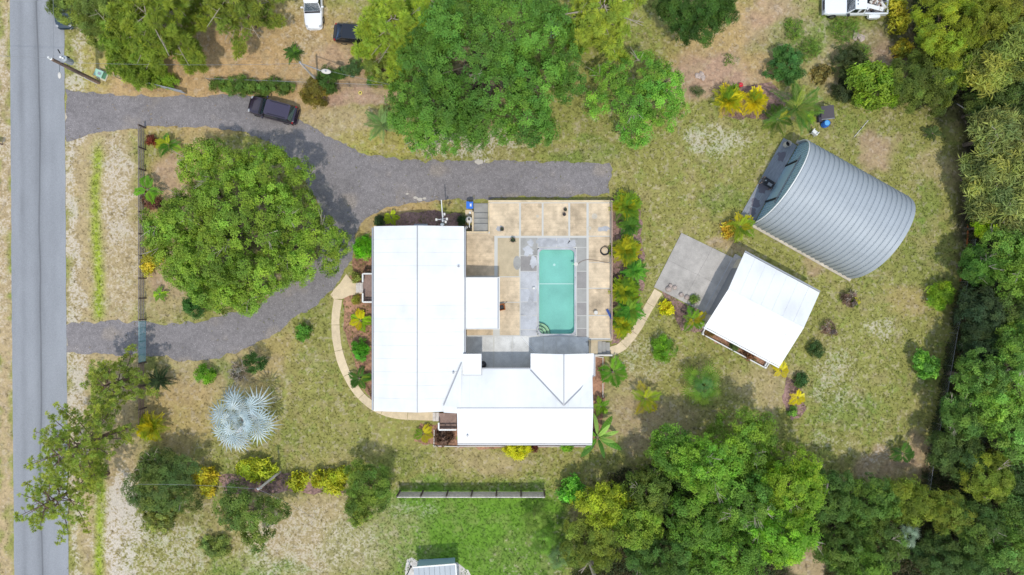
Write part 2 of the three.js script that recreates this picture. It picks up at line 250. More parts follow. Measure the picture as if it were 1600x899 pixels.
bed([[555, 395], [583, 395], [583, 450], [560, 448], [548, 432]], M.mulchRed, 10);
bed([[655, 662], [716, 662], [716, 700], [680, 696], [650, 690]], M.mulchRed, 11);
bed([[716, 690], [930, 690], [930, 698], [716, 700]], M.mulchRed, 12);
bed([[924, 555], [946, 560], [944, 640], [940, 690], [922, 690]], M.mulchRed, 13);
bed([[955, 310], [1000, 312], [1006, 440], [990, 525], [955, 540]], M.mulch, 14);
bed([[1097, 522], [1195, 573], [1202, 556], [1104, 505]], M.mulchRed, 15);
bed([[1030, 452], [1105, 490], [1100, 520], [1070, 520], [1045, 480]], M.mulch, 16);
bed([[340, 742], [420, 735], [455, 742], [540, 748], [540, 768], [350, 772]], M.mulch, 17);
bed([[1120, 135], [1200, 128], [1240, 150], [1210, 190], [1130, 182]], M.mulch, 18);
bed([[1228, 590], [1252, 600], [1258, 640], [1240, 660], [1222, 630]], M.mulch, 19);

// concrete walks: each slab its own piece
function walk(line, half, joints, name, m) { // line in photo pixels, half width, number of slabs
  const g = new THREE.Group(); g.name = numbered(name); g.userData.kind = 'structure'; scene.add(g);
  const c = new THREE.CatmullRomCurve3(line.map(([x, y]) => V(x, 0, y)), false, 'centripetal'), L = c.getLength() / PPM;
  for (let k = 0; k < joints; k++) {
    const a = [], b = [], n = 5, t0 = k / joints + 0.018 / L, t1 = (k + 1) / joints - 0.018 / L;
    for (let i = 0; i <= n; i++) { const t = lerp(t0, t1, i / n), p = c.getPointAt(t), d = c.getTangentAt(t), w = half * (1 + 0.03 * Math.sin(t * 40)); a.push([p.x - d.z * w, p.z + d.x * w]); b.unshift([p.x + d.z * w, p.z - d.x * w]); }
    part('walk_slab', slab([...a, ...b], 0.06 + 0.008 * hash(k, 3), 0.12), m, g);
  }
  return g;
}
const fw = walk([[528, 468], [524, 500], [528, 545], [543, 588], [570, 625], [605, 645], [640, 650], [677, 651]], 6.4, 7, 'front_walk', M.walk);
part('walk_slab', slab([[541, 428], [551, 441], [566, 448], [566, 459], [546, 462], [535.2, 467.2], [521.4, 467.4], [516, 461], [522, 452], [531, 443]], 0.065, 0.12), M.walk, fw);
walk([[953, 550], [970, 543], [992, 518], [1010, 487], [1029, 455]], 7, 5, 'garden_walk', M.walk);
{
  const g = new THREE.Group(); g.name = numbered('concrete_pad'); g.userData.kind = 'structure'; scene.add(g);
  const q = [[1065, 364], [1162, 411], [1112, 494], [1022, 449]], at = (u, v) => { const a = [lerp(q[0][0], q[1][0], u), lerp(q[0][1], q[1][1], u)], b = [lerp(q[3][0], q[2][0], u), lerp(q[3][1], q[2][1], u)]; return [lerp(a[0], b[0], v), lerp(a[1], b[1], v)]; };
  for (const [u0, u1] of [[0, 0.498], [0.5, 1]]) for (const [v0, v1] of [[0, 0.498], [0.5, 1]]) part('pad_slab', slab([at(u0, v0), at(u1, v0), at(u1, v1), at(u0, v1)], 0.09, 0.15), M.pad, g);
}

// ------------------------------------------------------------------ the raised pool deck
const D = 0.8;
const rect = (x0, y0, x1, y1) => [[x0, y0], [x1, y0], [x1, y1], [x0, y1]];
{
  const g = new THREE.Group(); g.name = numbered('pool_deck'); g.userData.kind = 'structure'; scene.add(g);
  const base = [[764, 314], [956, 314], [956, 531], [920, 531], [920, 562], [724, 582], [724, 363], [764, 363]];
  const sh = new THREE.Shape(pts2(base, D).map(p => new THREE.Vector2(p.x, -p.z))), hole = new THREE.Path(pts2(rect(840, 388, 900, 524), D).map(p => new THREE.Vector2(p.x, -p.z)));
  sh.holes.push(hole);
  const body = new THREE.ExtrudeGeometry(sh, { depth: D - 0.015, bevelEnabled: false }).rotateX(-Math.PI / 2);
  part('deck_wall', norm(body), M.joint, g);
  const pan = (x0, y0, x1, y1, m) => part('deck_panel', slab(rect(x0, y0, x1, y1), D + 0.004 * hash(x0 | 0, y0 | 0), 0.012), m, g);
  // tan panels of the north row
  pan(765.5, 318, 811.2, 368.6, M.tan); pan(814, 318, 846.6, 368.6, M.tan2); pan(849.4, 318, 888, 368.6, M.tan); pan(891, 318, 916.4, 368.6, M.tan2); pan(920, 318, 953.6, 368.6, M.tan);
  // west columns
  pan(727, 365, 772.4, 431, M.tan2); pan(777.6, 372, 811, 432, M.tanGrey); pan(781, 433.5, 812, 472, M.tan); pan(781, 473.2, 812, 524, M.tan); pan(727, 433, 780, 513.5, M.tan2); pan(727, 514.2, 770.4, 524, M.tan2); pan(773, 525.4, 781, 525.8, M.tan);
  pan(727, 525.4, 770, 579, M.court); pan(772.6, 525.4, 800, 579, M.court); pan(801, 525.4, 829, 579, M.court);
  // grey panels round the pool
  pan(813.4, 372, 840, 399.4, M.grey); pan(813.4, 400.4, 838.6, 423.6, M.grey2);
  [[424.6, 450.6], [451.6, 471.6], [472.6, 493.2], [494.2, 515], [516, 525]].forEach(([a, b], i) => pan(813.4, a, 838.8, b, i % 2 ? M.slate : M.worn));
  pan(841, 372, 869, 386.2, M.worn); pan(870.2, 372, 889.6, 386.2, M.worn); pan(890.8, 372, 916.4, 386.2, M.grey);
  [[387.2, 423.6], [424.6, 451], [452, 472], [473, 493], [494, 513], [514, 531]].forEach(([a, b], i) => pan(901.6, a, 916.4, b, i % 2 ? M.grey2 : M.grey));
  // tan panels east
  pan(920, 370, 953.6, 409.8, M.tan2); pan(920, 410.6, 953.6, 450, M.tan); pan(920, 451.4, 953.6, 492.4, M.tan2); pan(920, 494, 953.6, 528.6, M.tan);
  // slate panels south
  [[830.4, 848.6], [849.6, 869], [870, 889], [890, 918.4]].forEach(([a, b]) => pan(a, 527, b, 560, M.court));
  // worn patches of paint gone to bare pale concrete, a few millimetres of lifted screed
  for (const [x, y, rx, ry, s] of [[826, 392, 9, 8, 1], [833, 410, 6, 11, 2], [829, 380, 5, 6, 3], [846, 378, 8, 6, 4], [880, 379, 12, 6, 5], [832, 445, 6, 20, 6], [829, 485, 7, 18, 7], [943, 358, 10, 4, 8], [781, 357, 6, 4, 9], [893, 381, 7, 6, 10]]) {
    const r = RNG(s * 77), ring = []; for (let k = 0; k < 18; k++) { const a = k / 18 * Math.PI * 2, q = 0.65 + 0.6 * r(); ring.push([x + Math.cos(a) * rx * q, y + Math.sin(a) * ry * q]); }
    part('worn_patch', slab(ring, D + 0.009, 0.004), M.worn, g);
  }
  part('round_stain', slab(Array.from({ length: 24 }, (_, k) => [808 + 6 * Math.cos(k / 12 * Math.PI), 411 + 11 * Math.sin(k / 12 * Math.PI)]), D + 0.008, 0.003), M.grey, g);
  for (const [x, y, r] of [[929, 338, 4.5], [840, 338, 2.4], [921, 357, 3]]) part('round_stain', slab(Array.from({ length: 20 }, (_, k) => [x + r * Math.cos(k / 10 * Math.PI), y + r * Math.sin(k / 10 * Math.PI)]), D + 0.008, 0.003), M.concrete, g);
  // kerb along the north and east edges
  part('deck_kerb', slab(rect(763, 313, 957.4, 316), D + 0.12, 0.3), M.walk, g); part('deck_kerb', slab(rect(954.6, 316.6, 957.2, 531), D + 0.1, 0.3), M.walk, g); part('deck_kerb', slab(rect(763, 316.6, 765, 362), D + 0.12, 0.3), M.walk, g);
  // north steps, four treads between low cheek walls
  [[318, 331.5, 0.16], [333, 340.4, 0.32], [341.6, 348.6, 0.48], [349.8, 362.5, 0.64]].forEach(([a, b, h]) => { part('step', slab(rect(740.5, a, 762.4, b + 1.4), h, h), M.grey, g); });
  part('cheek_wall', slab(rect(737.4, 331, 740, 362), 0.78, 0.78), M.walk, g); part('cheek_wall', slab(rect(727, 361.6, 763, 364.4), D + 0.05, D), M.walk, g);
  // south-east landing and its steps to the garden walk
  part('landing', slab(rect(920.6, 533, 934, 554), 0.66, 0.66), M.tanGrey, g);
  [[934.2, 940.5, 0.5], [940.7, 946.5, 0.34], [946.7, 953, 0.18]].forEach(([a, b, h], i) => part('step', slab(rect(a, 533 + i * 1.2, b, 554), h, h), M.grey, g));
  part('cheek_wall', slab(rect(919, 531.6, 956, 533.4), 0.86, 0.86), M.tanGrey, g); part('cheek_wall', slab(rect(920, 554.4, 957, 556.8), 0.86, 0.86), M.offwhite, g);
}
{ // east railing: posts and two rails
  const g = thing('deck_railing', 'long thin brown railing along the east edge of the pool deck', 'railing', P(956, 424, D));
  for (let y = 318; y <= 528; y += 15) partW('post', rod(P(956, y, D), P(956, y, D + 0.95), 0.028), M.wood, g);
  partW('rail', beam(P(956, 316, D + 0.97), P(956, 530, D + 0.97), 0.09, 0.05), M.plank, g); partW('rail', beam(P(956, 316, D + 0.5), P(956, 530, D + 0.5), 0.04, 0.05), M.wood, g);
  partW('bottom_rail', beam(P(956, 316, D + 0.16), P(956, 530, D + 0.16), 0.04, 0.05), M.wood, g);
}
{ // swimming pool
  const g = thing('swimming_pool', 'long rectangular turquoise swimming pool with rounded corners in the tan and grey deck', 'swimming pool', P(870, 456, 0));
  const rr = (x0, y0, x1, y1, r) => { const o = []; for (const [cx, cy, a0] of [[x1 - r, y1 - r, 0], [x0 + r, y1 - r, 1], [x0 + r, y0 + r, 2], [x1 - r, y0 + r, 3]]) for (let k = 0; k <= 6; k++) { const a = (a0 + k / 6) * Math.PI / 2; o.push([cx + r * Math.cos(a), cy + r * Math.sin(a)]); } return o; };
  const inner = rr(842.4, 390.4, 897.4, 522, 7), outer = rect(839.6, 387.2, 900.6, 525.4);
  const sh = (o, i) => { const s = new THREE.Shape(o.map(([x, y]) => { const p = P(x, y, D); return new THREE.Vector2(p.x, -p.z); })); if (i) s.holes.push(new THREE.Path(i.map(([x, y]) => { const p = P(x, y, D); return new THREE.Vector2(p.x, -p.z); }))); return s; };
  const ex = (o, i, y0, y1) => new THREE.ExtrudeGeometry(sh(o, i), { depth: y1 - y0, bevelEnabled: false }).rotateX(-Math.PI / 2).translate(0, y0, 0);
  const cp = rr(839.9, 387.5, 900.3, 525.1, 5);
  partW('coping', norm(ex(cp, inner, D - 0.14, D + 0.035)), M.worn, g);
  const big = inner.map(([x, y]) => [870 + (x - 870) * 1.02, 456 + (y - 456) * 1.01]);
  const b = partW('basin', [norm(ex(big, inner, 0.012, D - 0.141)), norm(ex(inner, null, 0.005, 0.03))], M.plaster, g);
  const wt = partW('water', norm(new THREE.ShapeGeometry(sh(inner)).rotateX(-Math.PI / 2).translate(0, D - 0.17, 0)), M.water, g); wt.castShadow = false;
  for (let k = 0; k < 3; k++) { const r = [17, 12, 7][k], h = [0.24, 0.38, 0.52][k], q = [[842.6, 521.8]]; for (let a = 0; a <= 10; a++) q.push([842.6 + r * Math.sin(a / 10 * Math.PI / 2), 521.8 - r * Math.cos(a / 10 * Math.PI / 2)]); partW('pool_step', slab(q, h, [0.2, 0.14, 0.14][k]), M.poolStep, g); const arc = []; for (let a = 0; a <= 10; a++) arc.push(P(842.6 + r * Math.sin(a / 10 * Math.PI / 2), 521.8 - r * Math.cos(a / 10 * Math.PI / 2), h + 0.01)); partW('step_edge', new THREE.TubeGeometry(new THREE.CatmullRomCurve3(arc), 16, 0.028, 5), M.dark, g); }
  partW('lane_line', slab(rect(842.8, 443, 897, 444.4), 0.05, 0.018), M.white, g);
  partW('floor_drain', cyl(0.12, 0.12, 0.012, P(866, 414).x, 0.031, P(866, 414).z), M.white, g);
  for (const s of [0, 1]) { const o = s * 3.2, pt = [[838 + o * 0.6, 519.5 + o], [840 + o * 0.6, 517.6 + o], [844 + o * 0.6, 514.6 + o], [846.5 + o * 0.6, 512.4 + o]], hh = [D, D + 0.75, D + 0.7, D - 0.3]; partW('hand_rail', new THREE.TubeGeometry(new THREE.CatmullRomCurve3(pt.map(([x, y], i) => P(x, y, hh[i]))), 20, 0.025, 8), M.steel, g); }
  for (const y of [434, 480]) partW('pool_light', cyl(0.06, 0.06, 0.02, P(899, y, D).x, D + 0.036, P(899, y, D).z), M.gutter, g);
}
// wedge-shaped divider in the deck paving south-west of the pool
{ const g = thing('drain_channel', 'white slanting drain strip across the grey paving south-west of the pool', 'drain'); part('channel', prism([P(813, 526, D + 0.02), P(814.6, 524.8, D + 0.02), P(838, 550, D + 0.02), P(836.4, 551.4, D + 0.02)], 0.03), M.white, g); part('grate', slab([[813.6, 526], [814, 525.6], [837.4, 550.2], [837, 550.6]], D + 0.026, 0.01), M.gutter, g); }

// ------------------------------------------------------------------ the house
const house = thing('house', 'large white-roofed L-shaped house west and south of the swimming pool', 'house', P(655, 500, 0));
{
  const HE = 3.5, HR = 4.25;
  // walls as gabled solids
  const gable = (x0, x1, z0, z1, he, hr, along) => { // along 'z': ridge runs in z
    const s = new THREE.Shape(), w = x1 - x0, d = z1 - z0, [a, L] = along === 'z' ? [w, d] : [d, w];
    s.moveTo(-a / 2, 0); s.lineTo(a / 2, 0); s.lineTo(a / 2, he); s.lineTo(0, hr); s.lineTo(-a / 2, he);
    const g = new THREE.ExtrudeGeometry(s, { depth: L, bevelEnabled: false }).translate(0, 0, -L / 2); if (along === 'x') g.rotateY(Math.PI / 2); return g.translate((x0 + x1) / 2, 0, (z0 + z1) / 2);
  };
  partW('wall', norm(gable(-12.3, -4.9, -5.2, 10.95, HE - 0.14, HR - 0.16, 'z')), M.wall, house);
  partW('wall', norm(gable(-4.88, 7.0, 8.0, 14.0, HE - 0.14, HR - 0.16, 'x')), M.wall, house);
  partW('wall', norm(gable(2.2, 6.98, 6.5, 9.5, HE - 0.15, HR - 0.2, 'z')), M.wall, house);
  const roof = new THREE.Group(); roof.name = 'roof'; house.add(roof);
  // a slope between ridge r0-r1 and eave e0-e1, as n panels with a raised seam between
  const slope = (r0, r1, e0, e1, n, t = 0.11) => {
    const at = (u, v) => r0.clone().lerp(r1, u).lerp(e0.clone().lerp(e1, u), v), gap = 0.005 / r0.distanceTo(r1);
    partW('roof_deck', prism([at(0.002, 0.002), at(0.998, 0.002), at(0.998, 0.996), at(0.002, 0.996)].map(p => p.setY(p.y - 0.03)), t - 0.03), M.roof, roof);
    for (let k = 0; k < n; k++) { const a = k / n + gap, b = (k + 1) / n - gap; const dy = 0.006 * hash(k, n, 5); partW('roof_panel', prism([at(a, 0), at(b, 0), at(b, 1), at(a, 1)].map(p => p.setY(p.y + dy)), 0.034), M.roof, roof); }
  };
  const a0 = P(584, 354, HE), a1 = P(584, 641.5, HE), b0 = P(725, 354.6, HE), b1 = P(725, 643.5, HE), r0 = P(652, 352.5, HR), r1 = P(652, 645.6, HR);
  a0.z = b0.z = r0.z; a1.z = b1.z = r1.z = P(0, 642.6, HE).z;
  slope(r0, r1, a0, a1, 14); slope(r0, r1, b0, b1, 14);
  partW('ridge_cap', beam(r0.clone().setY(HR + 0.015), r1.clone().setY(HR + 0.015), 0.09, 0.03), M.gutter, roof);
  const w0 = P(719, 638, HR), w1 = P(927.5, 638, HR), n0 = P(727, 577, HE), n1 = P(927.5, 577, HE), s0 = P(715, 693, HE), s1 = P(925.5, 693, HE);
  w0.x = s0.x; n0.x = w0.x; n1.x = w1.x = s1.x;
  slope(w0, w1, n0, n1, 11); slope(w0, w1, s0, s1, 11);
  partW('ridge_cap', beam(w0.clone().setY(HR + 0.015), w1.clone().setY(HR + 0.015), 0.09, 0.03), M.gutter, roof);
  partW('roof_saddle', prism([P(721, 567, HE + 0.16), P(693, 634, HR - 0.26), P(693, 645, HR - 0.26), P(718.4, 646.5, HR - 0.02), P(720.5, 637.6, HR + 0.0)], 0.05), M.roof, roof);
  // cross gable over the poolside room
  const c0 = P(881, 554, HR + 0.02), c1 = P(881, 633.5, HR + 0.02), l0 = P(829, 552, HE + 0.02), l1 = P(829, 578, HE + 0.03), g0 = P(928, 552.5, HE + 0.02), g1 = P(927.5, 587, HE + 0.05); c0.z = l0.z = g0.z;
  slope(c0, c1, l0, l1, 1); slope(c0, c1, g0, g1, 1);
  partW('ridge_cap', beam(c0.clone().setY(HR + 0.035), c1.clone().setY(HR + 0.035), 0.12, 0.03), M.gutter, roof);
  for (const [p, q] of [[c1, l1], [c1, g1]]) partW('valley_flashing', beam(p.clone().setY(p.y + 0.012), q.clone().setY(q.y + 0.012), 0.13, 0.02), M.gutter, roof);
  partW('valley_flashing', beam(P(721, 567, HE + 0.18), P(693, 634, HR - 0.24), 0.1, 0.02), M.gutter, roof);
  // flat roof of the back entry and the patio roof
  partW('roof_panel', slab(rect(724, 553.5, 752, 586), 3.72, 0.14), M.roof, roof, 'small square flat roof over the back entry');
  partW('fascia', [slab(rect(723.4, 552.9, 752.6, 553.4), 3.74, 0.2), slab(rect(752.1, 553.5, 752.7, 586.6), 3.74, 0.2), slab(rect(723.4, 586.1, 752, 586.7), 3.74, 0.2)], M.gutter, roof);
  const pr = [P(724.5, 434.5, 3.42), P(777.5, 434.5, 3.2), P(777.5, 513.5, 3.2), P(724.5, 513.5, 3.42)];
  partW('roof_deck', prism(pr.map(p => p.clone().setY(p.y - 0.026)), 0.06), M.roof, roof);
  for (let k = 0; k < 5; k++) partW('roof_panel', prism([pr[0].clone().lerp(pr[3], k / 5 + 0.001), pr[1].clone().lerp(pr[2], k / 5 + 0.001), pr[1].clone().lerp(pr[2], (k + 1) / 5 - 0.001), pr[0].clone().lerp(pr[3], (k + 1) / 5 - 0.001)], 0.025), M.roof, roof);
  partW('gutter', [beam(P(778.6, 433.6, 3.18), P(778.6, 514.4, 3.18), 0.14, 0.1)], M.gutter, roof); partW('fascia', [beam(P(780, 433.4, 3.22), P(780, 514.6, 3.22), 0.06, 0.14), beam(P(724.5, 434, 3.4), P(780, 434, 3.19), 0.05, 0.14), beam(P(724.5, 514.2, 3.4), P(780, 514.2, 3.19), 0.05, 0.14)], M.white, roof);
  for (const y of [437, 474, 511]) partW('patio_post', box(0.1, 3.1 - D, 0.1, P(777, y, 3).x, D + (3.1 - D) / 2, P(777, y, 3).z), M.white, house);
  // eaves: gutters and fascias
  partW('gutter', beam(P(582.2, 356, HE - 0.08), P(582.2, 641, HE - 0.08), 0.15, 0.12), M.gutter, house); partW('gutter', beam(P(726.8, 356, HE - 0.08), P(726.8, 553, HE - 0.08), 0.13, 0.12), M.gutter, house);
  partW('gutter', beam(P(715, 694.6, HE - 0.08), P(925, 694.6, HE - 0.08), 0.15, 0.12), M.gutter, house); partW('gutter', beam(P(753, 576, HE - 0.08), P(829, 576, HE - 0.08), 0.13, 0.12), M.gutter, house); partW('gutter', beam(P(929.2, 554, HE - 0.08), P(929.2, 588, HE - 0.08), 0.13, 0.12), M.gutter, house);
  partW('downspout', rod(P(724.5, 354.6, 3.3), P(724.5, 354.6, 0.1), 0.045), M.white, house); partW('downspout', rod(P(716, 694.4, 3.3), P(716, 694.4, 0.1), 0.045), M.white, house);
  for (const [x, y, h] of [[716.5, 416.5, 3.62], [708.5, 582.5, 3.72], [730.5, 680.8, 3.7]]) { const v = partW('vent_pipe', cyl(0.09, 0.09, 0.3, P(x, y, h).x, h - 0.05, P(x, y, h).z, 10), M.gutter, roof); }
  partW('wall_shelf', slab(rect(647, 350, 668, 354), 3.2, 0.1), M.gutter, house);
  // openings
  const win = (x, y, z, w, h, face) => { const along = face === 'x'; const f = partW('window', [box(along ? 0.07 : w, 0.08, along ? w : 0.07, x, y + h / 2, z), box(along ? 0.07 : w, 0.08, along ? w : 0.07, x, y - h / 2, z), ...[-1, 0, 1].map(s => box(along ? 0.07 : 0.08, h - 0.09, along ? 0.08 : 0.07, x + (along ? 0 : s * (w / 2 - 0.04)), y, z + (along ? s * (w / 2 - 0.04) : 0)))], M.white, house); partW('pane', box(along ? 0.03 : w - 0.12, h - 0.12, along ? w - 0.12 : 0.03, x, y, z), M.pane, f); };
  for (const z of [-3, 3.6, 8]) win(-12.31, 2, z, 1.6, 1.2, 'x'); for (const x of [-10.5, -6.8]) win(x, 2.1, -5.21, 1.4, 1.1, 'z'); win(-4.88, 2.2, -3.2, 1.6, 1.1, 'x');
  for (const x of [-2.6, 1.5, 5]) win(x, 2, 14.01, 1.7, 1.2, 'z'); win(7.01, 2, 11.5, 1.6, 1.2, 'x'); win(4.6, 2.2, 6.49, 1.8, 1.1, 'z'); win(-10, 2, 10.96, 1.4, 1.2, 'z'); win(0, 2.2, 7.99, 1.6, 1.1, 'z');
  const door = (x, z, w, face, y0) => { const f = partW('door', box(face === 'x' ? 0.08 : w, 2.1, face === 'x' ? w : 0.08, x, y0 + 1.05, z), M.offwhite, house); partW('handle', new THREE.SphereGeometry(0.05, 8, 6).translate(x + (face === 'x' ? Math.sign(x + 8) * 0.08 : w * 0.38), y0 + 1, z + (face === 'x' ? w * 0.38 : 0.06 * Math.sign(z - 5))), M.steel, f); };
  door(-12.32, 0.1, 0.95, 'x', 0.82); door(-4.87, 0.5, 1.8, 'x', D); door(-5.6, 10.97, 0.95, 'z', 0.82); door(-3.9, 7.98, 0.95, 'z', D);
}
// front and side entry decks
function entryDeck(label, x0, y0, x1, y1, planks, along, walls, step) {
  const h = 0.8, g = thing('entry_deck', label, 'deck', P((x0 + x1) / 2, (y0 + y1) / 2));
  for (let k = 0; k < planks; k++) { const a = k / planks, b = (k + 1) / planks - 0.08 / planks; partW('plank', slab(along === 'y' ? rect(lerp(x0, x1, a), y0, lerp(x0, x1, b), y1) : rect(x0, lerp(y0, y1, a), x1, lerp(y0, y1, b)), h + 0.006 * hash(k, 9), 0.04), M.plank, g); }
  partW('deck_frame', slab(rect(x0 + 0.3, y0 + 0.3, x1 - 0.3, y1 - 0.3), h - 0.045, h - 0.05), M.oldWood, g);
  for (const w of walls) { partW('rail', beam(P(...w[0], h + 0.9), P(...w[1], h + 0.9), 0.14, 0.06), M.white, g); const n = Math.max(1, Math.round(Math.hypot(w[1][0] - w[0][0], w[1][1] - w[0][1]) / 9)); for (let k = 0; k <= n; k++) { const x = lerp(w[0][0], w[1][0], k / n), y = lerp(w[0][1], w[1][1], k / n); partW('post', rod(P(x, y, 0.3), P(x, y, h + 0.88), 0.04), M.white, g); } partW('lattice', beam(P(...w[0], h + 0.4), P(...w[1], h + 0.4), 0.03, 0.5), M.offwhite, g); }
  for (const [a, b, c, d, hh] of step) partW('step', slab(rect(a, b, c, d), hh, hh - 0.01), M.greyWood, g);
}
entryDeck('grey-brown plank porch with white rails on the west side of the house', 567.5, 428.5, 583.5, 471, 7, 'y', [[[567, 428], [583, 428]], [[566.6, 428], [566.6, 441]], [[566.6, 458.5], [566.6, 472]], [[567, 472.3], [583, 472.3]]], [[556, 442, 561, 457.5, 0.28], [561.2, 442, 567, 457.5, 0.54]]);
entryDeck('small plank porch in the corner south of the house by the curved walk', 686, 646, 713.5, 670.5, 12, 'y', [[[686, 672], [713, 672]], [[685.4, 661], [685.4, 671]]], [[676, 645, 680.6, 658.5, 0.28], [681, 645, 685.8, 658.5, 0.54]]);

// ------------------------------------------------------------------ arched metal hall
{
  const O = P(1174, 350), u = V(0.873, 0, 0.488), v = V(0.488, 0, -0.873), Wd = 9.1, L = 11.0, R = Wd / 2;
  const g = thing('arched_metal_hall', 'big ribbed grey metal arched hall at the east side of the yard', 'metal building', O.clone().addScaledVector(v, R), Math.atan2(-u.z, u.x));
  // own axes: x along the ridge, z across
  const prof = s => { const a = Math.PI * s, c = Math.cos(a), q = Math.sin(a); return [Math.sign(c) * Math.abs(c) ** 0.92 * R, q ** 0.9 * 5.8]; };
  const NR = 22, w = L / NR;
  for (let k = 0; k < NR; k++) { // each rib its own curved sheet, raised at one side where it overlaps the next
    const pos = [], idx = [], N = 40, cs = [[0, 0.0], [0.14, 0.0], [0.22, 0.075], [0.36, 0.075], [0.44, 0.0], [1.03, 0.0], [1.03, -0.04], [0, -0.04]];
    for (let i = 0; i <= N; i++) { const [z, y] = prof(i / N), [z2, y2] = prof(Math.min(1, i / N + 0.004)), [z1, y1] = prof(Math.max(0, i / N - 0.004)); let nz = (y2 - y1), ny = -(z2 - z1); const l = Math.hypot(nz, ny); nz /= l; ny /= l; if (nz * z + ny * y < 0) { nz = -nz; ny = -ny; } for (const [cx, o] of cs) pos.push(k * w + cx * w * 0.998, Math.max(0, y + ny * o), z + nz * o); }
    const m = cs.length; for (let i = 0; i < N; i++) for (let j = 0; j < m; j++) { const a = i * m + j, b = i * m + (j + 1) % m; idx.push(a, a + m, b, b, a + m, b + m); }
    const q = new THREE.BufferGeometry(); q.setAttribute('position', new THREE.Float32BufferAttribute(pos, 3)); q.setIndex(idx); const f = q.toNonIndexed(); f.computeVertexNormals();
    part('roof_rib', muv(f), M.galv, g);
  }
  const end = (x, sg) => { const s = new THREE.Shape(); for (let i = 0; i <= 40; i++) { const [z, y] = prof(i / 40); i ? s.lineTo(z * 0.985, y * 0.985) : s.moveTo(z * 0.985, 0); } return new THREE.ExtrudeGeometry(s, { depth: 0.06, bevelEnabled: false }).rotateY(Math.PI / 2).translate(x, 0, 0); };
  const fr = part('end_wall', norm(end(0.25)), M.galvWall, g); part('end_wall', norm(end(L - 0.35)), M.galvWall, g);
  for (let k = -14; k <= 14; k++) { const z = k * 0.3, top = 5.75 * Math.max(0.05, (1 - (Math.abs(z) / R) ** 2.3)) ** 0.46 - 0.12; if (top > 0.5) part('wall_rib', box(0.045, top, 0.07, 0.228, top / 2, z), M.galvWall, fr); }
  for (const s of [-1, 1]) part('door_jamb', box(0.12, 2.9, 0.16, 0.15, 1.45, s * 2.0), M.black, g);
  part('door_panel', box(0.05, 2.7, 3.8, 0.19, 1.35, 0), M.galvWall, g); part('door_track', box(0.1, 0.1, 5, 0.15, 2.92, 0), M.gutter, g);
  part('edge_trim', Array.from({ length: 40 }, (_, i) => { const [z0, y0] = prof(i / 40), [z1, y1] = prof((i + 1) / 40); return rod(V(-0.01, y0, z0), V(-0.01, y1, z1), 0.06, 0.06, 6); }), M.white, g);
  part('foundation', [box(L + 0.2, 0.16, 0.36, L / 2, 0.08, R + 0.06), box(L + 0.2, 0.16, 0.36, L / 2, 0.08, -R - 0.06)], M.concrete, g);
  const ap = part('apron', box(1.5, 0.08, 8.6, -0.6, 0.04, 0), M.hallPad, g);
  for (const [x, z, q, sd] of [[-0.7, 0.9, 0.55, 1], [-0.6, 2.6, 0.5, 2], [-0.65, -2.6, 0.45, 3], [-0.5, 3.5, 0.4, 4]]) { const rr = RNG(sd * 31), s = new THREE.Shape(); for (let k = 0; k < 16; k++) { const a = k / 16 * 6.283, d = q * (0.55 + 0.6 * rr()); k ? s.lineTo(Math.cos(a) * d, Math.sin(a) * d * 1.25) : s.moveTo(d, 0); } part('oil_stain', norm(new THREE.ShapeGeometry(s).rotateX(-Math.PI / 2).translate(x, 0.085 + sd * 0.001, z)), std(C(112, 108, 116), 0.9), ap); }
  // small square of metal sheet lying at the long side
}
{ const b = P(1197, 287, 0.3), g = thing('workbench', 'dark cluttered workbench on the concrete in front of the arched hall', 'workbench', b.setY(0), -0.55); part('bench_top', box(1.3, 0.06, 0.75, 0, 0.82, 0), M.dark, g); for (const [x, z] of [[-0.55, -0.3], [0.55, -0.3], [-0.55, 0.3], [0.55, 0.3]]) part('leg', box(0.08, 0.79, 0.08, x, 0.475, z), M.oldWood, g); part('tool_box', box(0.4, 0.2, 0.25, 0.2, 0.95, 0.1), M.gutter, g); part('vice', cyl(0.1, 0.07, 0.25, -0.35, 0.85, 0), M.steel, g); }
{ const b = P(1229, 226, 0.3).setY(0), g = thing('metal_barrel', 'pale open drum at the corner of the arched hall', 'barrel', b); part('shell', norm(new THREE.LatheGeometry([[0.001, 0.02], [0.28, 0.02], [0.29, 0.3], [0.28, 0.6], [0.3, 0.86], [0.26, 0.86], [0.25, 0.3], [0.001, 0.3]].map(q => new THREE.Vector2(...q)), 20)), M.offwhite, g); part('contents', cyl(0.24, 0.24, 0.02, 0, 0.4, 0), M.black, g); }

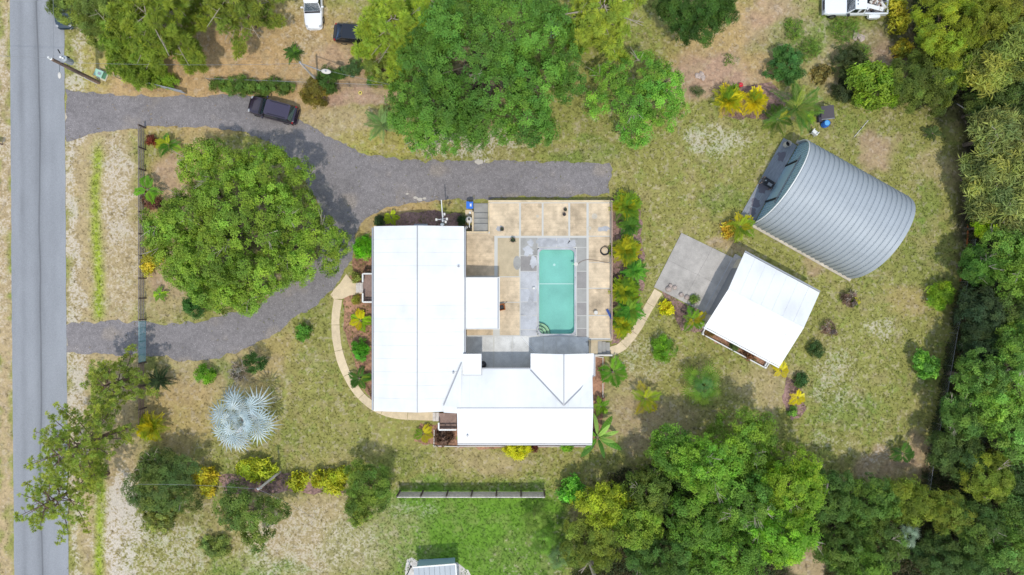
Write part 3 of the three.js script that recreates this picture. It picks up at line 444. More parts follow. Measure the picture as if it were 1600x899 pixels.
// ------------------------------------------------------------------ white-roofed garage
{
  const HE = 2.75, HR = 3.7, A = P(1163.5, 394.5, HE), B = P(1281, 457.5, HE), Cc = P(1218.5, 573, HE), Dd = P(1101, 510.5, HE), R0 = P(1138, 452.5, HR), R1 = P(1256, 513, HR);
  const g = thing('garage', 'small white gable-roofed garage standing askew beside the arched hall', 'garage', P(1190, 484).setY(0));
  const roof = new THREE.Group(); roof.name = 'roof'; g.add(roof);
  const slope = (e0, e1) => { const at = (u, q) => R0.clone().lerp(R1, u).lerp(e0.clone().lerp(e1, u), q); partW('roof_deck', prism([at(0.003, 0.003), at(0.997, 0.003), at(0.997, 0.997), at(0.003, 0.997)].map(p => p.setY(p.y - 0.03)), 0.08), M.roof, roof); for (let k = 0; k < 7; k++) partW('roof_panel', prism([at(k / 7 + 0.0008, 0), at((k + 1) / 7 - 0.0008, 0), at((k + 1) / 7 - 0.0008, 1), at(k / 7 + 0.0008, 1)].map(p => p.setY(p.y + 0.006 * hash(k, 4))), 0.034), M.roof, roof); };
  slope(A, B); slope(Dd, Cc);
  partW('ridge_cap', beam(R0.clone().setY(HR + 0.012), R1.clone().setY(HR + 0.012), 0.16, 0.03), M.roof, roof);
  partW('gutter', beam(A.clone().add(V(0.05, -0.06, -0.1)), B.clone().add(V(0.05, -0.06, -0.1)), 0.14, 0.12), M.gutter, g); partW('gutter', beam(Dd.clone().add(V(-0.05, -0.06, 0.1)), Cc.clone().add(V(-0.05, -0.06, 0.1)), 0.14, 0.12), M.white, g);
  const c = A.clone().add(B).add(Cc).add(Dd).multiplyScalar(0.25), inn = (p, k = 0.9) => c.clone().lerp(p, k);
  const q = [A, B, Cc, Dd].map(p => inn(p)), wallq = (a, b) => prism([a.clone().setY(HE - 0.1), b.clone().setY(HE - 0.1), b.clone().lerp(c, 0.03).setY(HE - 0.1), a.clone().lerp(c, 0.03).setY(HE - 0.1)], HE - 0.1);
  partW('wall', wallq(q[0], q[1]), M.wall, g); partW('wall', wallq(q[1], q[2]), M.wall, g); partW('wall', wallq(q[2], q[3]), M.wall, g);
  // the side to the pad: two piers and a wide roller door
  const d0 = q[3], d1 = q[0]; partW('wall', wallq(d0, d0.clone().lerp(d1, 0.14)), M.wall, g); partW('wall', wallq(d0.clone().lerp(d1, 0.86), d1), M.wall, g);
  const rd = partW('roller_door', prism([d0.clone().lerp(d1, 0.14).setY(2.3), d0.clone().lerp(d1, 0.86).setY(2.3), d0.clone().lerp(d1, 0.86).lerp(c, 0.015).setY(2.3), d0.clone().lerp(d1, 0.14).lerp(c, 0.015).setY(2.3)], 2.2), M.gutter, g);
  partW('gable_end', prism([inn(A, 0.899).setY(HE - 0.1), inn(Dd, 0.899).setY(HE - 0.1), R0.clone().lerp(R1, 0.06).setY(HR - 0.12)], 0.3), M.wall, g);
  partW('slab', prism([A, B, Cc, Dd].map(p => c.clone().lerp(p, 1.0).setY(0.12)), 0.12), M.pad, g);
  partW('ramp', prism([[1163, 398, 0.1], [1150, 402, 0.093], [1097, 500, 0.093], [1099, 513, 0.1]].map(([x, y, h]) => P(x - 6, y + 2, h)), 0.1), M.slate, g);
}
{ // white frame round the garage flower bed
  const g = thing('bed_frame', 'long white plank frame round the flower bed behind the garage', 'garden edging', P(1146, 545).setY(0));
  const q = [[1103, 511], [1097, 522], [1193.5, 574], [1202, 560]]; for (let k = 0; k < 3; k++) partW('edge_board', beam(P(...q[k], 0.16), P(...q[k + 1], 0.16), 0.1, 0.3), M.white, g);
  partW('edge_board', beam(P(1196, 576, 0.16), P(1204, 563, 0.16), 0.08, 0.3), M.white, g);
  for (const p of q) partW('corner_post', box(0.16, 0.42, 0.16, P(...p).x, 0.21, P(...p).z), M.white, g);
}
// low white edging boards round the house beds
for (const [label, line] of [['low cream edging board along the south wall of the house', [[679, 697], [716, 698], [760, 697.5], [830, 698], [924, 698]]], ['low cream edging board east of the house gable', [[929, 557], [942, 559], [942, 620]]], ['short cream edging board beside the small plank porch', [[678.5, 672], [678, 696]]]]) {
  const g = thing('garden_edging', label, 'garden edging', P(...line[0])); for (let k = 0; k + 1 < line.length; k++) partW('edge_board', beam(P(...line[k], 0.08), P(...line[k + 1], 0.08), 0.07, 0.16), M.offwhite, g); for (const p of line) partW('stake', box(0.1, 0.2, 0.1, P(...p).x, 0.1, P(...p).z), M.offwhite, g);
}
{ // metal shed at the bottom edge
  const h = 2.3, g = thing('garden_shed', 'pale metal shed roof cut by the bottom edge of the picture', 'shed', P(680, 920).setY(0));
  partW('wall', prism([P(650, 888, 2), P(708, 885, 2), P(712, 950, 2), P(654, 953, 2)], 2), M.galvWall, g);
  for (let k = 0; k < 8; k++) partW('roof_panel', prism([P(lerp(646, 711, k / 8) + 0.2, lerp(887, 882, k / 8), h), P(lerp(646, 711, (k + 1) / 8) - 0.2, lerp(887, 882, (k + 1) / 8), h), P(lerp(650, 715, (k + 1) / 8) - 0.2, lerp(960, 955, (k + 1) / 8), h + 0.1), P(lerp(650, 715, k / 8) + 0.2, lerp(960, 955, k / 8), h + 0.1)], 0.05), M.galv, g);
  partW('trim', [beam(P(645, 887, h), P(712, 881.6, h), 0.12, 0.12), beam(P(712, 881.6, h), P(716, 955, h + 0.1), 0.12, 0.12)], M.white, g);
}
struct('sand_patch', sheet([[634, 872], [645, 870], [660, 878], [690, 882], [715, 878], [735, 890], [740, 905], [632, 905]], 0.006, 0.25, 0.3, 71), mapped(grain(196, 190, 182, 0.4, 3, 91, 4, 128), 1));
{ const g = thing('metal_post', 'black leaning metal post beside the shed at the bottom edge', 'post', P(643, 884)); partW('pole', rod(P(642, 886, 0), P(635, 900, 1.6), 0.05), M.black, g); partW('foot', cyl(0.12, 0.1, 0.06, P(642, 886).x, 0, P(642, 886).z, 10), M.dark, g); }

// ------------------------------------------------------------------ fences and gates
function boardFence(label, posts, h, rails, mRail, mPost, side, group, bh = 0.13) {
  const g = thing('board_fence', label, 'fence', P(...posts[0]), 0, group), dir = P(...posts[1]).sub(P(...posts[0])).normalize(), out = V(-dir.z, 0, dir.x).multiplyScalar(side);
  posts.forEach(([x, y], i) => { const p = P(x, y); partW('post', box(0.13, h + 0.08, 0.13, p.x, (h + 0.08) / 2, p.z), mPost, g); if (i) { const a = P(...posts[i - 1]).addScaledVector(out, 0.085), b = p.clone().addScaledVector(out, 0.085), s = a.clone().lerp(b, 0.003), e = a.clone().lerp(b, 0.997); for (let k = 0; k < rails; k++) { const y = h - 0.1 - k * (h - 0.25) / (rails - 0.5) + 0.02 * (hash(i, k, 3) - 0.5); partW('rail', beam(s.clone().setY(y), e.clone().setY(y + 0.02 * (hash(i, k) - 0.5)), bh > 0.2 ? 0.075 : 0.05, bh), mRail, g); } } });
  return g;
}
const lx = y => 227.5 + (y - 200) * 0.0016;
boardFence('weathered four-rail board fence along the road between driveway entrances', [200, 234, 267, 300, 333, 367, 400, 435, 466, 499].map(y => [lx(y), y]), 1.25, 4, M.railGrey, M.fencePost, 1, undefined, 0.11);
boardFence('darker four-rail board fence along the road south of the green gate', [566, 602, 637, 664].map(y => [lx(y), y]), 1.25, 4, M.oldWood, M.fencePost, 1);
boardFence('weathered grey board fence along the south edge of the back lawn', [625, 661, 700, 738, 776, 814, 850].map(x => [x, 767]), 1.8, 5, M.greyWood, M.fencePost, 1, undefined, 0.29);
boardFence('short dark board fence end under the trees by the road at the top', [[190, 62], [190, 80]], 1.25, 4, M.oldWood, M.fencePost, 1);
function tubeGate(label, a, b, m, h = 1.25, turnUp = 0) { const g = thing('tube_gate', label, 'gate', P(...a)); const A = P(...a), B = P(...b); for (let k = 0; k < 6; k++) { const y = 0.15 + k * (h - 0.15) / 5; partW('tube', rod(A.clone().setY(y), B.clone().setY(y + turnUp), 0.035), m, g); } for (const t of [0, 0.33, 0.66, 1]) { const p = A.clone().lerp(B, t); partW('upright', rod(p.clone().setY(0.12), p.clone().setY(h + turnUp * t), 0.04), m, g); } return g; }
tubeGate('blue-green metal double gate across the lower driveway entrance, north leaf', [228, 502], [228, 532], M.gateGreen, 1.25);
tubeGate('blue-green metal double gate across the lower driveway entrance, south leaf', [228, 533], [228, 564], M.gateGreen, 1.25);
tubeGate('pale metal tube gate standing open along the upper driveway', [226, 131], [292, 147], M.steel, 1.15);
function chainFence(label, line, h, stepPx) {
  const g = thing('chain_link_fence', label, 'fence', P(...line[0])), net = [];
  for (let k = 0; k + 1 < line.length; k++) {
    const A = P(...line[k]), B = P(...line[k + 1]), n = Math.max(1, Math.round(A.distanceTo(B) * PPM / stepPx));
    for (let i = 0; i < n + (k + 2 === line.length ? 1 : 0); i++) { const p = A.clone().lerp(B, i / n); partW('post', rod(p, p.clone().setY(h + 0.05), 0.035), M.steel, g); }
    partW('top_rail', rod(A.clone().setY(h), B.clone().setY(h), 0.017), M.gutter, g);
    const m = Math.round(A.distanceTo(B) / 0.3), s = h / A.distanceTo(B); for (let i = -5; i < m; i++) for (const d of [1, -1]) { let t0 = i / m, t1 = i / m + s, y0 = d > 0 ? 0.03 : h, y1 = d > 0 ? h : 0.03; if (t0 < 0) { y0 = lerp(y0, y1, -t0 / (t1 - t0)); t0 = 0; } if (t1 > 1) { y1 = lerp(y0, y1, (1 - t0) / (t1 - t0)); t1 = 1; } if (t1 - t0 > 1e-4) net.push(rod(A.clone().lerp(B, t0).setY(y0), A.clone().lerp(B, t1).setY(y1), 0.006, 0.006, 3)); }
  }
  const w = partW('wire_mesh', net, M.steel, g); w.userData.kind = 'stuff';
}
chainFence('thin chain-link fence along the north side of the upper driveway', [[330, 128], [440, 132], [600, 138]], 1.1, 48);
chainFence('thin chain-link fence beside the verge at the top by the road', [[188, 82], [188, 124], [218, 125]], 1.1, 30);
chainFence('thin chain-link fence along the east edge of the yard by the woods', [[1512, 376], [1500, 440], [1484, 520], [1467, 620], [1450, 700], [1441, 768]], 1.2, 48);
{ const g = thing('fence_post', 'pale leaning post at the north-east corner by the trees', 'post', P(1494, 160)); partW('pole', rod(P(1492, 160, 0.1), P(1511, 172, 1.4), 0.05), M.offwhite, g); partW('cap', box(0.14, 0.06, 0.14, P(1511, 172, 1.42).x, 1.43, P(1511, 172, 1.42).z), M.offwhite, g); }
{ const g = thing('loose_pipe', 'thin pale pipe lying on the grass north-east of the arched hall', 'pipe', P(1346, 200)); partW('pipe', rod(P(1335, 214, 0.05), P(1357, 188, 0.05), 0.04), M.offwhite, g); partW('coupling', rod(P(1345, 202.2, 0.05), P(1347, 199.8, 0.05), 0.055), M.steel, g); }
{ const g = thing('fallen_rail', 'rusty brown rail lying along the edge of the eastern woods', 'rail', P(1508, 400)); partW('rail', new THREE.TubeGeometry(new THREE.CatmullRomCurve3([P(1513, 352, 0.1), P(1511, 385, 0.12), P(1505, 410, 0.1), P(1501, 440, 0.1)]), 16, 0.08, 6), M.rust, g); partW('bracket', box(0.3, 0.1, 0.3, P(1513, 352).x, 0.1, P(1513, 352).z), M.rust, g); }

// ------------------------------------------------------------------ poles and wires
const wire = (label, a, b, sag, r = 0.012) => { const m = a.clone().lerp(b, 0.5); m.y -= sag; const t = thing('overhead_wire', label, 'wire', a); partW('wire', new THREE.TubeGeometry(new THREE.CatmullRomCurve3([a, a.clone().lerp(b, 0.25).setY(lerp(a.y, b.y, 0.25) - sag * 0.75), m, a.clone().lerp(b, 0.75).setY(lerp(a.y, b.y, 0.75) - sag * 0.75), b]), 30, r, 4), M.gutter, t); return t; };
{
  const b = P(154, 129), h = 6.7, g = thing('utility_pole', 'brown wooden utility pole with grey transformer and street lamp beside the road', 'utility pole', b), T = y => V(b.x, y, b.z);
  partW('pole', rod(b, T(h), 0.19, 0.14, 12), M.oldWood, g); partW('pole_cap', cyl(0.05, 0.13, 0.16, b.x, h, b.z, 10), M.white, g);
  partW('insulator', [rod(T(h - 0.05), T(h + 0.5), 0.05, 0.03), cyl(0.09, 0.09, 0.12, b.x, h + 0.38, b.z, 10)], M.white, g);
  const t = partW('transformer', [cyl(0.3, 0.3, 0.95, b.x + 0.34, h - 2.0, b.z - 0.42, 18), new THREE.SphereGeometry(0.3, 16, 6, 0, 6.3, 0, 1.57).scale(1, 0.35, 1).translate(b.x + 0.34, h - 1.05, b.z - 0.42)], M.galv, g);
  partW('bushing', [cyl(0.08, 0.11, 0.3, b.x + 0.28, h - 0.96, b.z - 0.42, 8), cyl(0.06, 0.08, 0.25, b.x + 0.44, h - 0.98, b.z - 0.36, 8)], M.white, t); partW('lid_clamp', box(0.1, 0.3, 0.1, b.x + 0.62, h - 1.2, b.z - 0.6), M.black, t);
  partW('cutout', rod(V(b.x + 0.1, h - 0.9, b.z - 0.85), V(b.x + 0.25, h - 0.4, b.z - 1.0), 0.05), M.dark, g);
  partW('lamp_arm', rod(T(h - 1.0), V(b.x + 0.1, h - 0.8, b.z + 1.0), 0.035), M.steel, g);
  partW('lamp_head', [new THREE.SphereGeometry(0.2, 14, 8).scale(0.8, 0.5, 1.5).translate(b.x + 0.12, h - 0.82, b.z + 1.15)], M.offwhite, g);
  partW('cable_riser', rod(V(b.x - 0.12, 0.1, b.z + 0.16), V(b.x - 0.12, 2.0, b.z + 0.16), 0.05), M.white, g); partW('cable_riser', rod(V(b.x - 0.16, 2, b.z + 0.12), V(b.x - 0.13, h - 2, b.z + 0.1), 0.025), M.gutter, g);
  wire('thin overhead wire running west from the utility pole across the road', V(b.x, h + 0.4, b.z), V(-75, 7.4, b.z - 1.5), 0.3, 0.015);
  wire('thin overhead wire running north from the utility pole along the road', V(b.x, h - 0.2, b.z), V(b.x - 1, 7, -60), 0.5, 0.015);
  const b2 = P(497, 128), h2 = 5.6;
  wire('thin overhead wire between the two poles north of the driveway', V(b.x, h - 0.8, b.z), V(b2.x, h2 - 0.2, b2.z), 0.5, 0.012);
  const g2 = thing('lamp_pole', 'grey wooden yard lamp pole rising beside two round bushes', 'lamp pole', b2), E = P(509.5, 111.8, h2);
  partW('pole', rod(b2, V(b2.x, h2, b2.z), 0.12, 0.09, 10), M.greyWood, g2); partW('pole_cap', cyl(0.04, 0.1, 0.12, b2.x, h2, b2.z, 8), M.gutter, g2);
  partW('lamp_arm', rod(V(b2.x, h2 - 0.15, b2.z), V(E.x - 0.3, h2, E.z), 0.04), M.steel, g2);
  const lh = partW('lamp_head', new THREE.SphereGeometry(0.3, 16, 10).scale(1.5, 0.4, 0.75).rotateY(-0.15).translate(E.x, h2, E.z), M.offwhite, g2); partW('photocell', cyl(0.07, 0.07, 0.12, E.x, h2 + 0.1, E.z, 8), M.gutter, lh);
  wire('thin wire from the yard lamp pole towards the big oak', V(b2.x, h2 - 0.3, b2.z), P(650, 140, 5), 0.4, 0.012);
  const b3 = P(437, 738), h3 = 5.6, g3 = thing('service_pole', 'slim grey wooden pole among the yellow crotons south-west', 'utility pole', b3), T3 = V(b3.x, h3, b3.z);
  partW('pole', rod(b3, T3, 0.12, 0.09, 10), M.greyWood, g3); partW('bracket', [rod(V(b3.x - 0.25, h3 - 0.25, b3.z), V(b3.x + 0.25, h3 - 0.25, b3.z), 0.04), cyl(0.06, 0.06, 0.12, b3.x, h3, b3.z, 8)], M.steel, g3);
  wire('thin pale guy wire falling east from the slim grey pole', T3, P(495, 813, 0.4), 0.25, 0.014); wire('thin pale wire running west from the slim grey pole', T3, P(215, 757, 6.2), 0.4, 0.011);
}
{ const p = P(160.5, 118, 0), g = thing('utility_box', 'green ground utility box with pale lid beside the utility pole', 'utility box', p, -0.4); part('cabinet', box(0.75, 0.62, 0.6, 0, 0.35, 0), M.teal, g); part('lid', box(0.82, 0.06, 0.66, 0, 0.69, 0), std(C(160, 200, 180), 0.5), g); part('base', box(1.0, 0.06, 0.9, 0, 0.03, 0), M.concrete, g); part('hatch', box(0.3, 0.03, 0.25, 0.1, 0.735, 0), M.gutter, g); }
{ const p = P(690, 347, 4.6), g = thing('roof_antenna', 'white television antenna on a mast at the north wall of the house', 'antenna', V(p.x, 0, p.z)); partW('mast', rod(V(p.x, 0.1, p.z - 0.1), V(p.x, 4.7, p.z - 0.1), 0.035), M.steel, g); const A = P(689.5, 312.5, 4.6), B = P(692, 347, 4.6); partW('boom', rod(A, B, 0.045), M.white, g); for (const [x0, y0, x1, y1] of [[682, 343.5, 691, 342.5], [691, 341.5, 699, 342.5], [691, 342, 697, 347.5], [691, 342, 694, 335.5]]) partW('element', rod(P(x0, y0, 4.62), P(x1, y1, 4.64), 0.035), M.steel, g); for (const [x, y] of [[682, 343.5], [698.5, 342.5], [696.5, 347], [694.5, 335]]) partW('end_plate', box(0.16, 0.3, 0.2, P(x, y, 4.6).x, 4.62, P(x, y, 4.6).z), M.offwhite, g); partW('dish', norm(new THREE.SphereGeometry(0.24, 14, 6, 0, 6.3, 0, 0.9).rotateX(-0.6)).translate(P(691, 352, 4).x, 3.9, P(691, 352, 4).z), M.galv, g); }

// ------------------------------------------------------------------ vehicles
const paint = (r, g, b, ro = 0.3) => phys(C(r, g, b), ro, { clearcoat: 0.8, clearcoatRoughness: 0.08 });
function loft(st, close = true) { // stations [x, halfWidth, yBottom, yTop], rounded box sections
  const prof = [[-0.9, 0], [-1, 0.18], [-1, 0.6], [-0.95, 0.86], [-0.84, 0.97], [-0.5, 1], [0, 1.012], [0.5, 1], [0.84, 0.97], [0.95, 0.86], [1, 0.6], [1, 0.18], [0.9, 0]], n = prof.length, pos = [], idx = [];
  for (const [x, w, y0, y1] of st) for (const [a, b] of prof) pos.push(x, y0 + (y1 - y0) * b, a * w);
  for (let i = 0; i + 1 < st.length; i++) for (let j = 0; j < n; j++) { const a = i * n + j, b = i * n + (j + 1) % n; idx.push(a, b, a + n, b, b + n, a + n); }
  for (const e of [0, st.length - 1]) for (let j = 1; j + 1 < n; j++) e ? idx.push(e * n, e * n + j + 1, e * n + j) : idx.push(0, j, j + 1);
  const g = new THREE.BufferGeometry(); g.setAttribute('position', new THREE.Float32BufferAttribute(pos, 3)); g.setIndex(idx); g.computeVertexNormals(); return g;
}
const quad = (a, b, c, d, t = 0.02) => { // a thin plate on four points, its face along the outward normal
  const n = V(0, 0, 0).crossVectors(b.clone().sub(a), d.clone().sub(a)).normalize().multiplyScalar(t), f = [a, b, c, d], o = f.map(p => p.clone().add(n)), v = [];
  const put = (...q) => q.forEach(p => v.push(p.x, p.y, p.z)); put(o[0], o[1], o[2], o[0], o[2], o[3]); put(f[0], f[2], f[1], f[0], f[3], f[2]); for (let i = 0; i < 4; i++) { const j = (i + 1) % 4; put(f[i], f[j], o[j], f[i], o[j], o[i]); }
  const g = new THREE.BufferGeometry(); g.setAttribute('position', new THREE.Float32BufferAttribute(v, 3)); g.computeVertexNormals(); return g;
};
function car(name, label, category, px, py, fx, fy, o) { // o: L, W, belt, top, hood, cabin x: b0 (windscreen foot), t0, t1, b1 (rear glass foot), paint
  const g = thing(name, label, category, P(px, py, o.top * 0.6).setY(0), Math.atan2(-fy, fx)), L = o.L / 2, W = o.W / 2, m = o.paint;
  const st = [[-L, W * 0.78, 0.42, o.tail * 0.92], [-L + 0.08, W * 0.9, 0.34, o.tail * 0.98], [-L + 0.3, W * 0.97, 0.28, o.tail], [o.b1, W, 0.25, o.belt], [0, W, 0.25, o.belt], [o.b0, W * 0.99, 0.25, o.belt - 0.02], [o.b0 + 0.3, W * 0.98, 0.26, o.hood], [L - 0.6, W * 0.95, 0.28, o.hood - 0.05], [L - 0.25, W * 0.86, 0.3, o.hood - 0.12], [L - 0.05, W * 0.7, 0.36, o.hood - 0.22], [L, W * 0.55, 0.42, o.hood - 0.32]];
  part('body', norm(loft(st)), m, g);
  const wb = W * 0.93, wt = W * 0.72, y0 = o.belt - 0.03, y1 = o.top - 0.05;
  const cab = (x, s, up, k = 1) => V(x, up ? y1 : y0, s * (up ? wt : wb) * k);
  const v = [], put = (...q) => q.forEach(p => v.push(p.x, p.y, p.z)), B = s => cab(o.b0, s, 0), T = s => cab(o.t0, s, 1), T1 = s => cab(o.t1, s, 1), B1 = s => cab(o.b1, s, 0);
  put(B(-1), B(1), T(1), B(-1), T(1), T(-1)); put(B1(1), B1(-1), T1(-1), B1(1), T1(-1), T1(1)); put(B(1), B1(1), T1(1), B(1), T1(1), T(1)); put(B1(-1), B(-1), T(-1), B1(-1), T(-1), T1(-1));
  const cg = new THREE.BufferGeometry(); cg.setAttribute('position', new THREE.Float32BufferAttribute(v, 3)); cg.computeVertexNormals(); part('pillars', muv(cg), m, g);
  const inset = (a, b, c, d, k) => { const q = [a, b, c, d].map(p => p.clone()), cen = a.clone().add(b).add(c).add(d).multiplyScalar(0.25); return q.map(p => p.lerp(cen, k)); };
  part('windshield', norm(quad(...inset(B(1), B(-1), T(-1), T(1), 0.06).reverse(), 0.015)), o.glass || M.glass, g);
  if (!o.noRear) part('rear_window', norm(quad(...inset(B1(-1), B1(1), T1(1), T1(-1), 0.1).reverse(), 0.015)), o.glass || M.glass, g);
  for (const s of [-1, 1]) for (let k = 0; k < o.side; k++) { const f = (t, up) => { const a = up ? o.t0 : o.b0 - 0.12, b = up ? o.t1 : o.b1 + 0.12; return cab(lerp(a, b, t), s, up, 1); }; const t0 = k / o.side + 0.03, t1 = (k + 1) / o.side - 0.03, q = [f(t0, 0).lerp(f(t0, 1), 0.14), f(t1, 0).lerp(f(t1, 1), 0.14), f(t1, 0).lerp(f(t1, 1), 0.88), f(t0, 0).lerp(f(t0, 1), 0.88)]; part('side_window', norm(quad(...(s > 0 ? q.reverse() : q), 0.012)), M.glass, g); }
  // roof: a thin crowned sheet with rounded corners
  const rs = new THREE.Shape(), rx0 = o.t1 - 0.06, rx1 = o.t0 + 0.04, rw = wt + 0.03, rc = 0.16; rs.moveTo(rx0 + rc, -rw); rs.lineTo(rx1 - rc, -rw); rs.quadraticCurveTo(rx1, -rw, rx1 + 0.03, -rw + rc); rs.lineTo(rx1 + 0.03, rw - rc); rs.quadraticCurveTo(rx1, rw, rx1 - rc, rw); rs.lineTo(rx0 + rc, rw); rs.quadraticCurveTo(rx0, rw, rx0, rw - rc); rs.lineTo(rx0, -rw + rc); rs.quadraticCurveTo(rx0, -rw, rx0 + rc, -rw);
  const roof = part('roof', norm(new THREE.ExtrudeGeometry(rs, { depth: 0.02, bevelEnabled: true, bevelSize: 0.03, bevelThickness: 0.025, bevelSegments: 3 }).rotateX(-Math.PI / 2).translate(0, y1 - 0.005, 0)), o.roof || m, g);
  if (o.ribs) for (let k = -3; k <= 3; k++) part('roof_rib', box((rx1 - rx0) * 0.6, 0.014, 0.05, lerp(rx0, rx1, 0.42), o.top - 0.002, k * 0.16), o.roof || m, roof);
  if (o.rack) for (const s of [-1, 1]) part('roof_rail', rod(V(rx0 + 0.2, o.top + 0.04, s * (rw - 0.08)), V(rx1 - 0.3, o.top + 0.04, s * (rw - 0.08)), 0.025), M.black, roof);
  for (const s of [-1, 1]) {
    part('mirror', [box(0.14, 0.14, 0.2, o.b0 - 0.35, o.belt + 0.06, s * (W + 0.09)), box(0.06, 0.05, 0.14, o.b0 - 0.33, o.belt, s * (W - 0.03))], m, g);
    part('headlight', new THREE.SphereGeometry(0.13, 10, 8).scale(1.0, 0.6, 1.3).translate(L - 0.22, o.hood - 0.2, s * W * 0.68), M.lampGlass, g);
    part('tail_light', box(0.14, 0.3, 0.16, -L + 0.16, o.tail - 0.18, s * W * 0.84), M.red, g);
    for (const x of [L - 0.92, -L + 0.95]) { const w = part('wheel', norm(new THREE.TorusGeometry(0.26, 0.1, 8, 20).scale(1, 1, 1.1).translate(x, 0.35, s * (W - 0.1))), M.tyre, g); part('rim', norm(new THREE.CylinderGeometry(0.2, 0.2, 0.16, 14).rotateX(Math.PI / 2)).translate(x, 0.35, s * (W - 0.1)), M.rim, w); }
  }
  part('front_bumper', norm(loft([[L - 0.3, W * 0.9, 0.28, 0.52], [L - 0.02, W * 0.8, 0.28, 0.55], [L + 0.07, W * 0.55, 0.32, 0.5]])), o.bumper || m, g); part('rear_bumper', norm(loft([[-L - 0.08, W * 0.7, 0.32, 0.55], [-L, W * 0.86, 0.3, 0.58], [-L + 0.2, W * 0.92, 0.3, 0.56]])), o.bumper || m, g);
  if (o.wiper) part('wiper_cowl', box(0.16, 0.03, o.W * 0.82, o.b0 + 0.1, o.belt + 0.012, 0), M.black, g);
  return g;
}
const suvP = paint(40, 28, 44, 0.25);
{ const s = car('parked_car', 'dark purple seven-seat SUV parked on the upper driveway beside the hedge', 'SUV', 424.5, 170.5, 0.966, 0.258, { L: 4.75, W: 1.86, belt: 1.05, top: 1.72, hood: 1.06, tail: 1.08, b0: 1.0, t0: 0.35, t1: -1.85, b1: -2.18, side: 3, paint: suvP, roof: paint(56, 46, 66, 0.28), glass: phys(C(74, 104, 104), 0.08, { clearcoat: 1 }), ribs: 1, rack: 1, wiper: 1 }); s.rotation.y += Math.PI; }
car('parked_car', 'white sedan nose-down at the top edge left of the black hatchback', 'car', 488, 6, 0.03, 1, { L: 4.6, W: 1.82, belt: 0.95, top: 1.42, hood: 0.93, tail: 1.0, b0: 0.75, t0: 0.05, t1: -1.1, b1: -1.75, side: 2, paint: paint(232, 232, 232), wiper: 1, glass: phys(C(70, 90, 100), 0.05, { clearcoat: 1 }) });
car('parked_car', 'black hatchback half hidden under bright green pine branches at the top', 'car', 556, 53, 0.995, 0.1, { L: 4.3, W: 1.78, belt: 0.98, top: 1.46, hood: 0.95, tail: 1.0, b0: 1.0, t0: 0.35, t1: -1.15, b1: -1.85, side: 2, paint: paint(16, 18, 24), glass: phys(C(60, 90, 125), 0.06, { clearcoat: 1 }), wiper: 1 });
car('parked_car', 'dark teal car at the road edge under the tree in the top left corner', 'car', 97, 6, 0.02, 1, { L: 4.5, W: 1.8, belt: 0.95, top: 1.43, hood: 0.92, tail: 0.98, b0: 0.7, t0: 0.05, t1: -1.1, b1: -1.75, side: 2, paint: paint(40, 58, 70), glass: phys(C(60, 80, 105), 0.06, { clearcoat: 1 }), wiper: 1 });
car('parked_car', 'weathered grey car mostly hidden beneath bare branches by the big oak', 'car', 668, 24, -1, 0.05, { L: 4.4, W: 1.8, belt: 0.95, top: 1.42, hood: 0.92, tail: 0.98, b0: 0.75, t0: 0.05, t1: -1.1, b1: -1.75, side: 2, paint: paint(150, 156, 162, 0.5) });
car('parked_car', 'pale grey car glimpsed between the big oak and the pine at the top', 'car', 893, 38, 0.98, -0.2, { L: 4.3, W: 1.78, belt: 0.95, top: 1.42, hood: 0.92, tail: 0.98, b0: 0.75, t0: 0.05, t1: -1.1, b1: -1.75, side: 2, paint: paint(170, 176, 182, 0.5) });
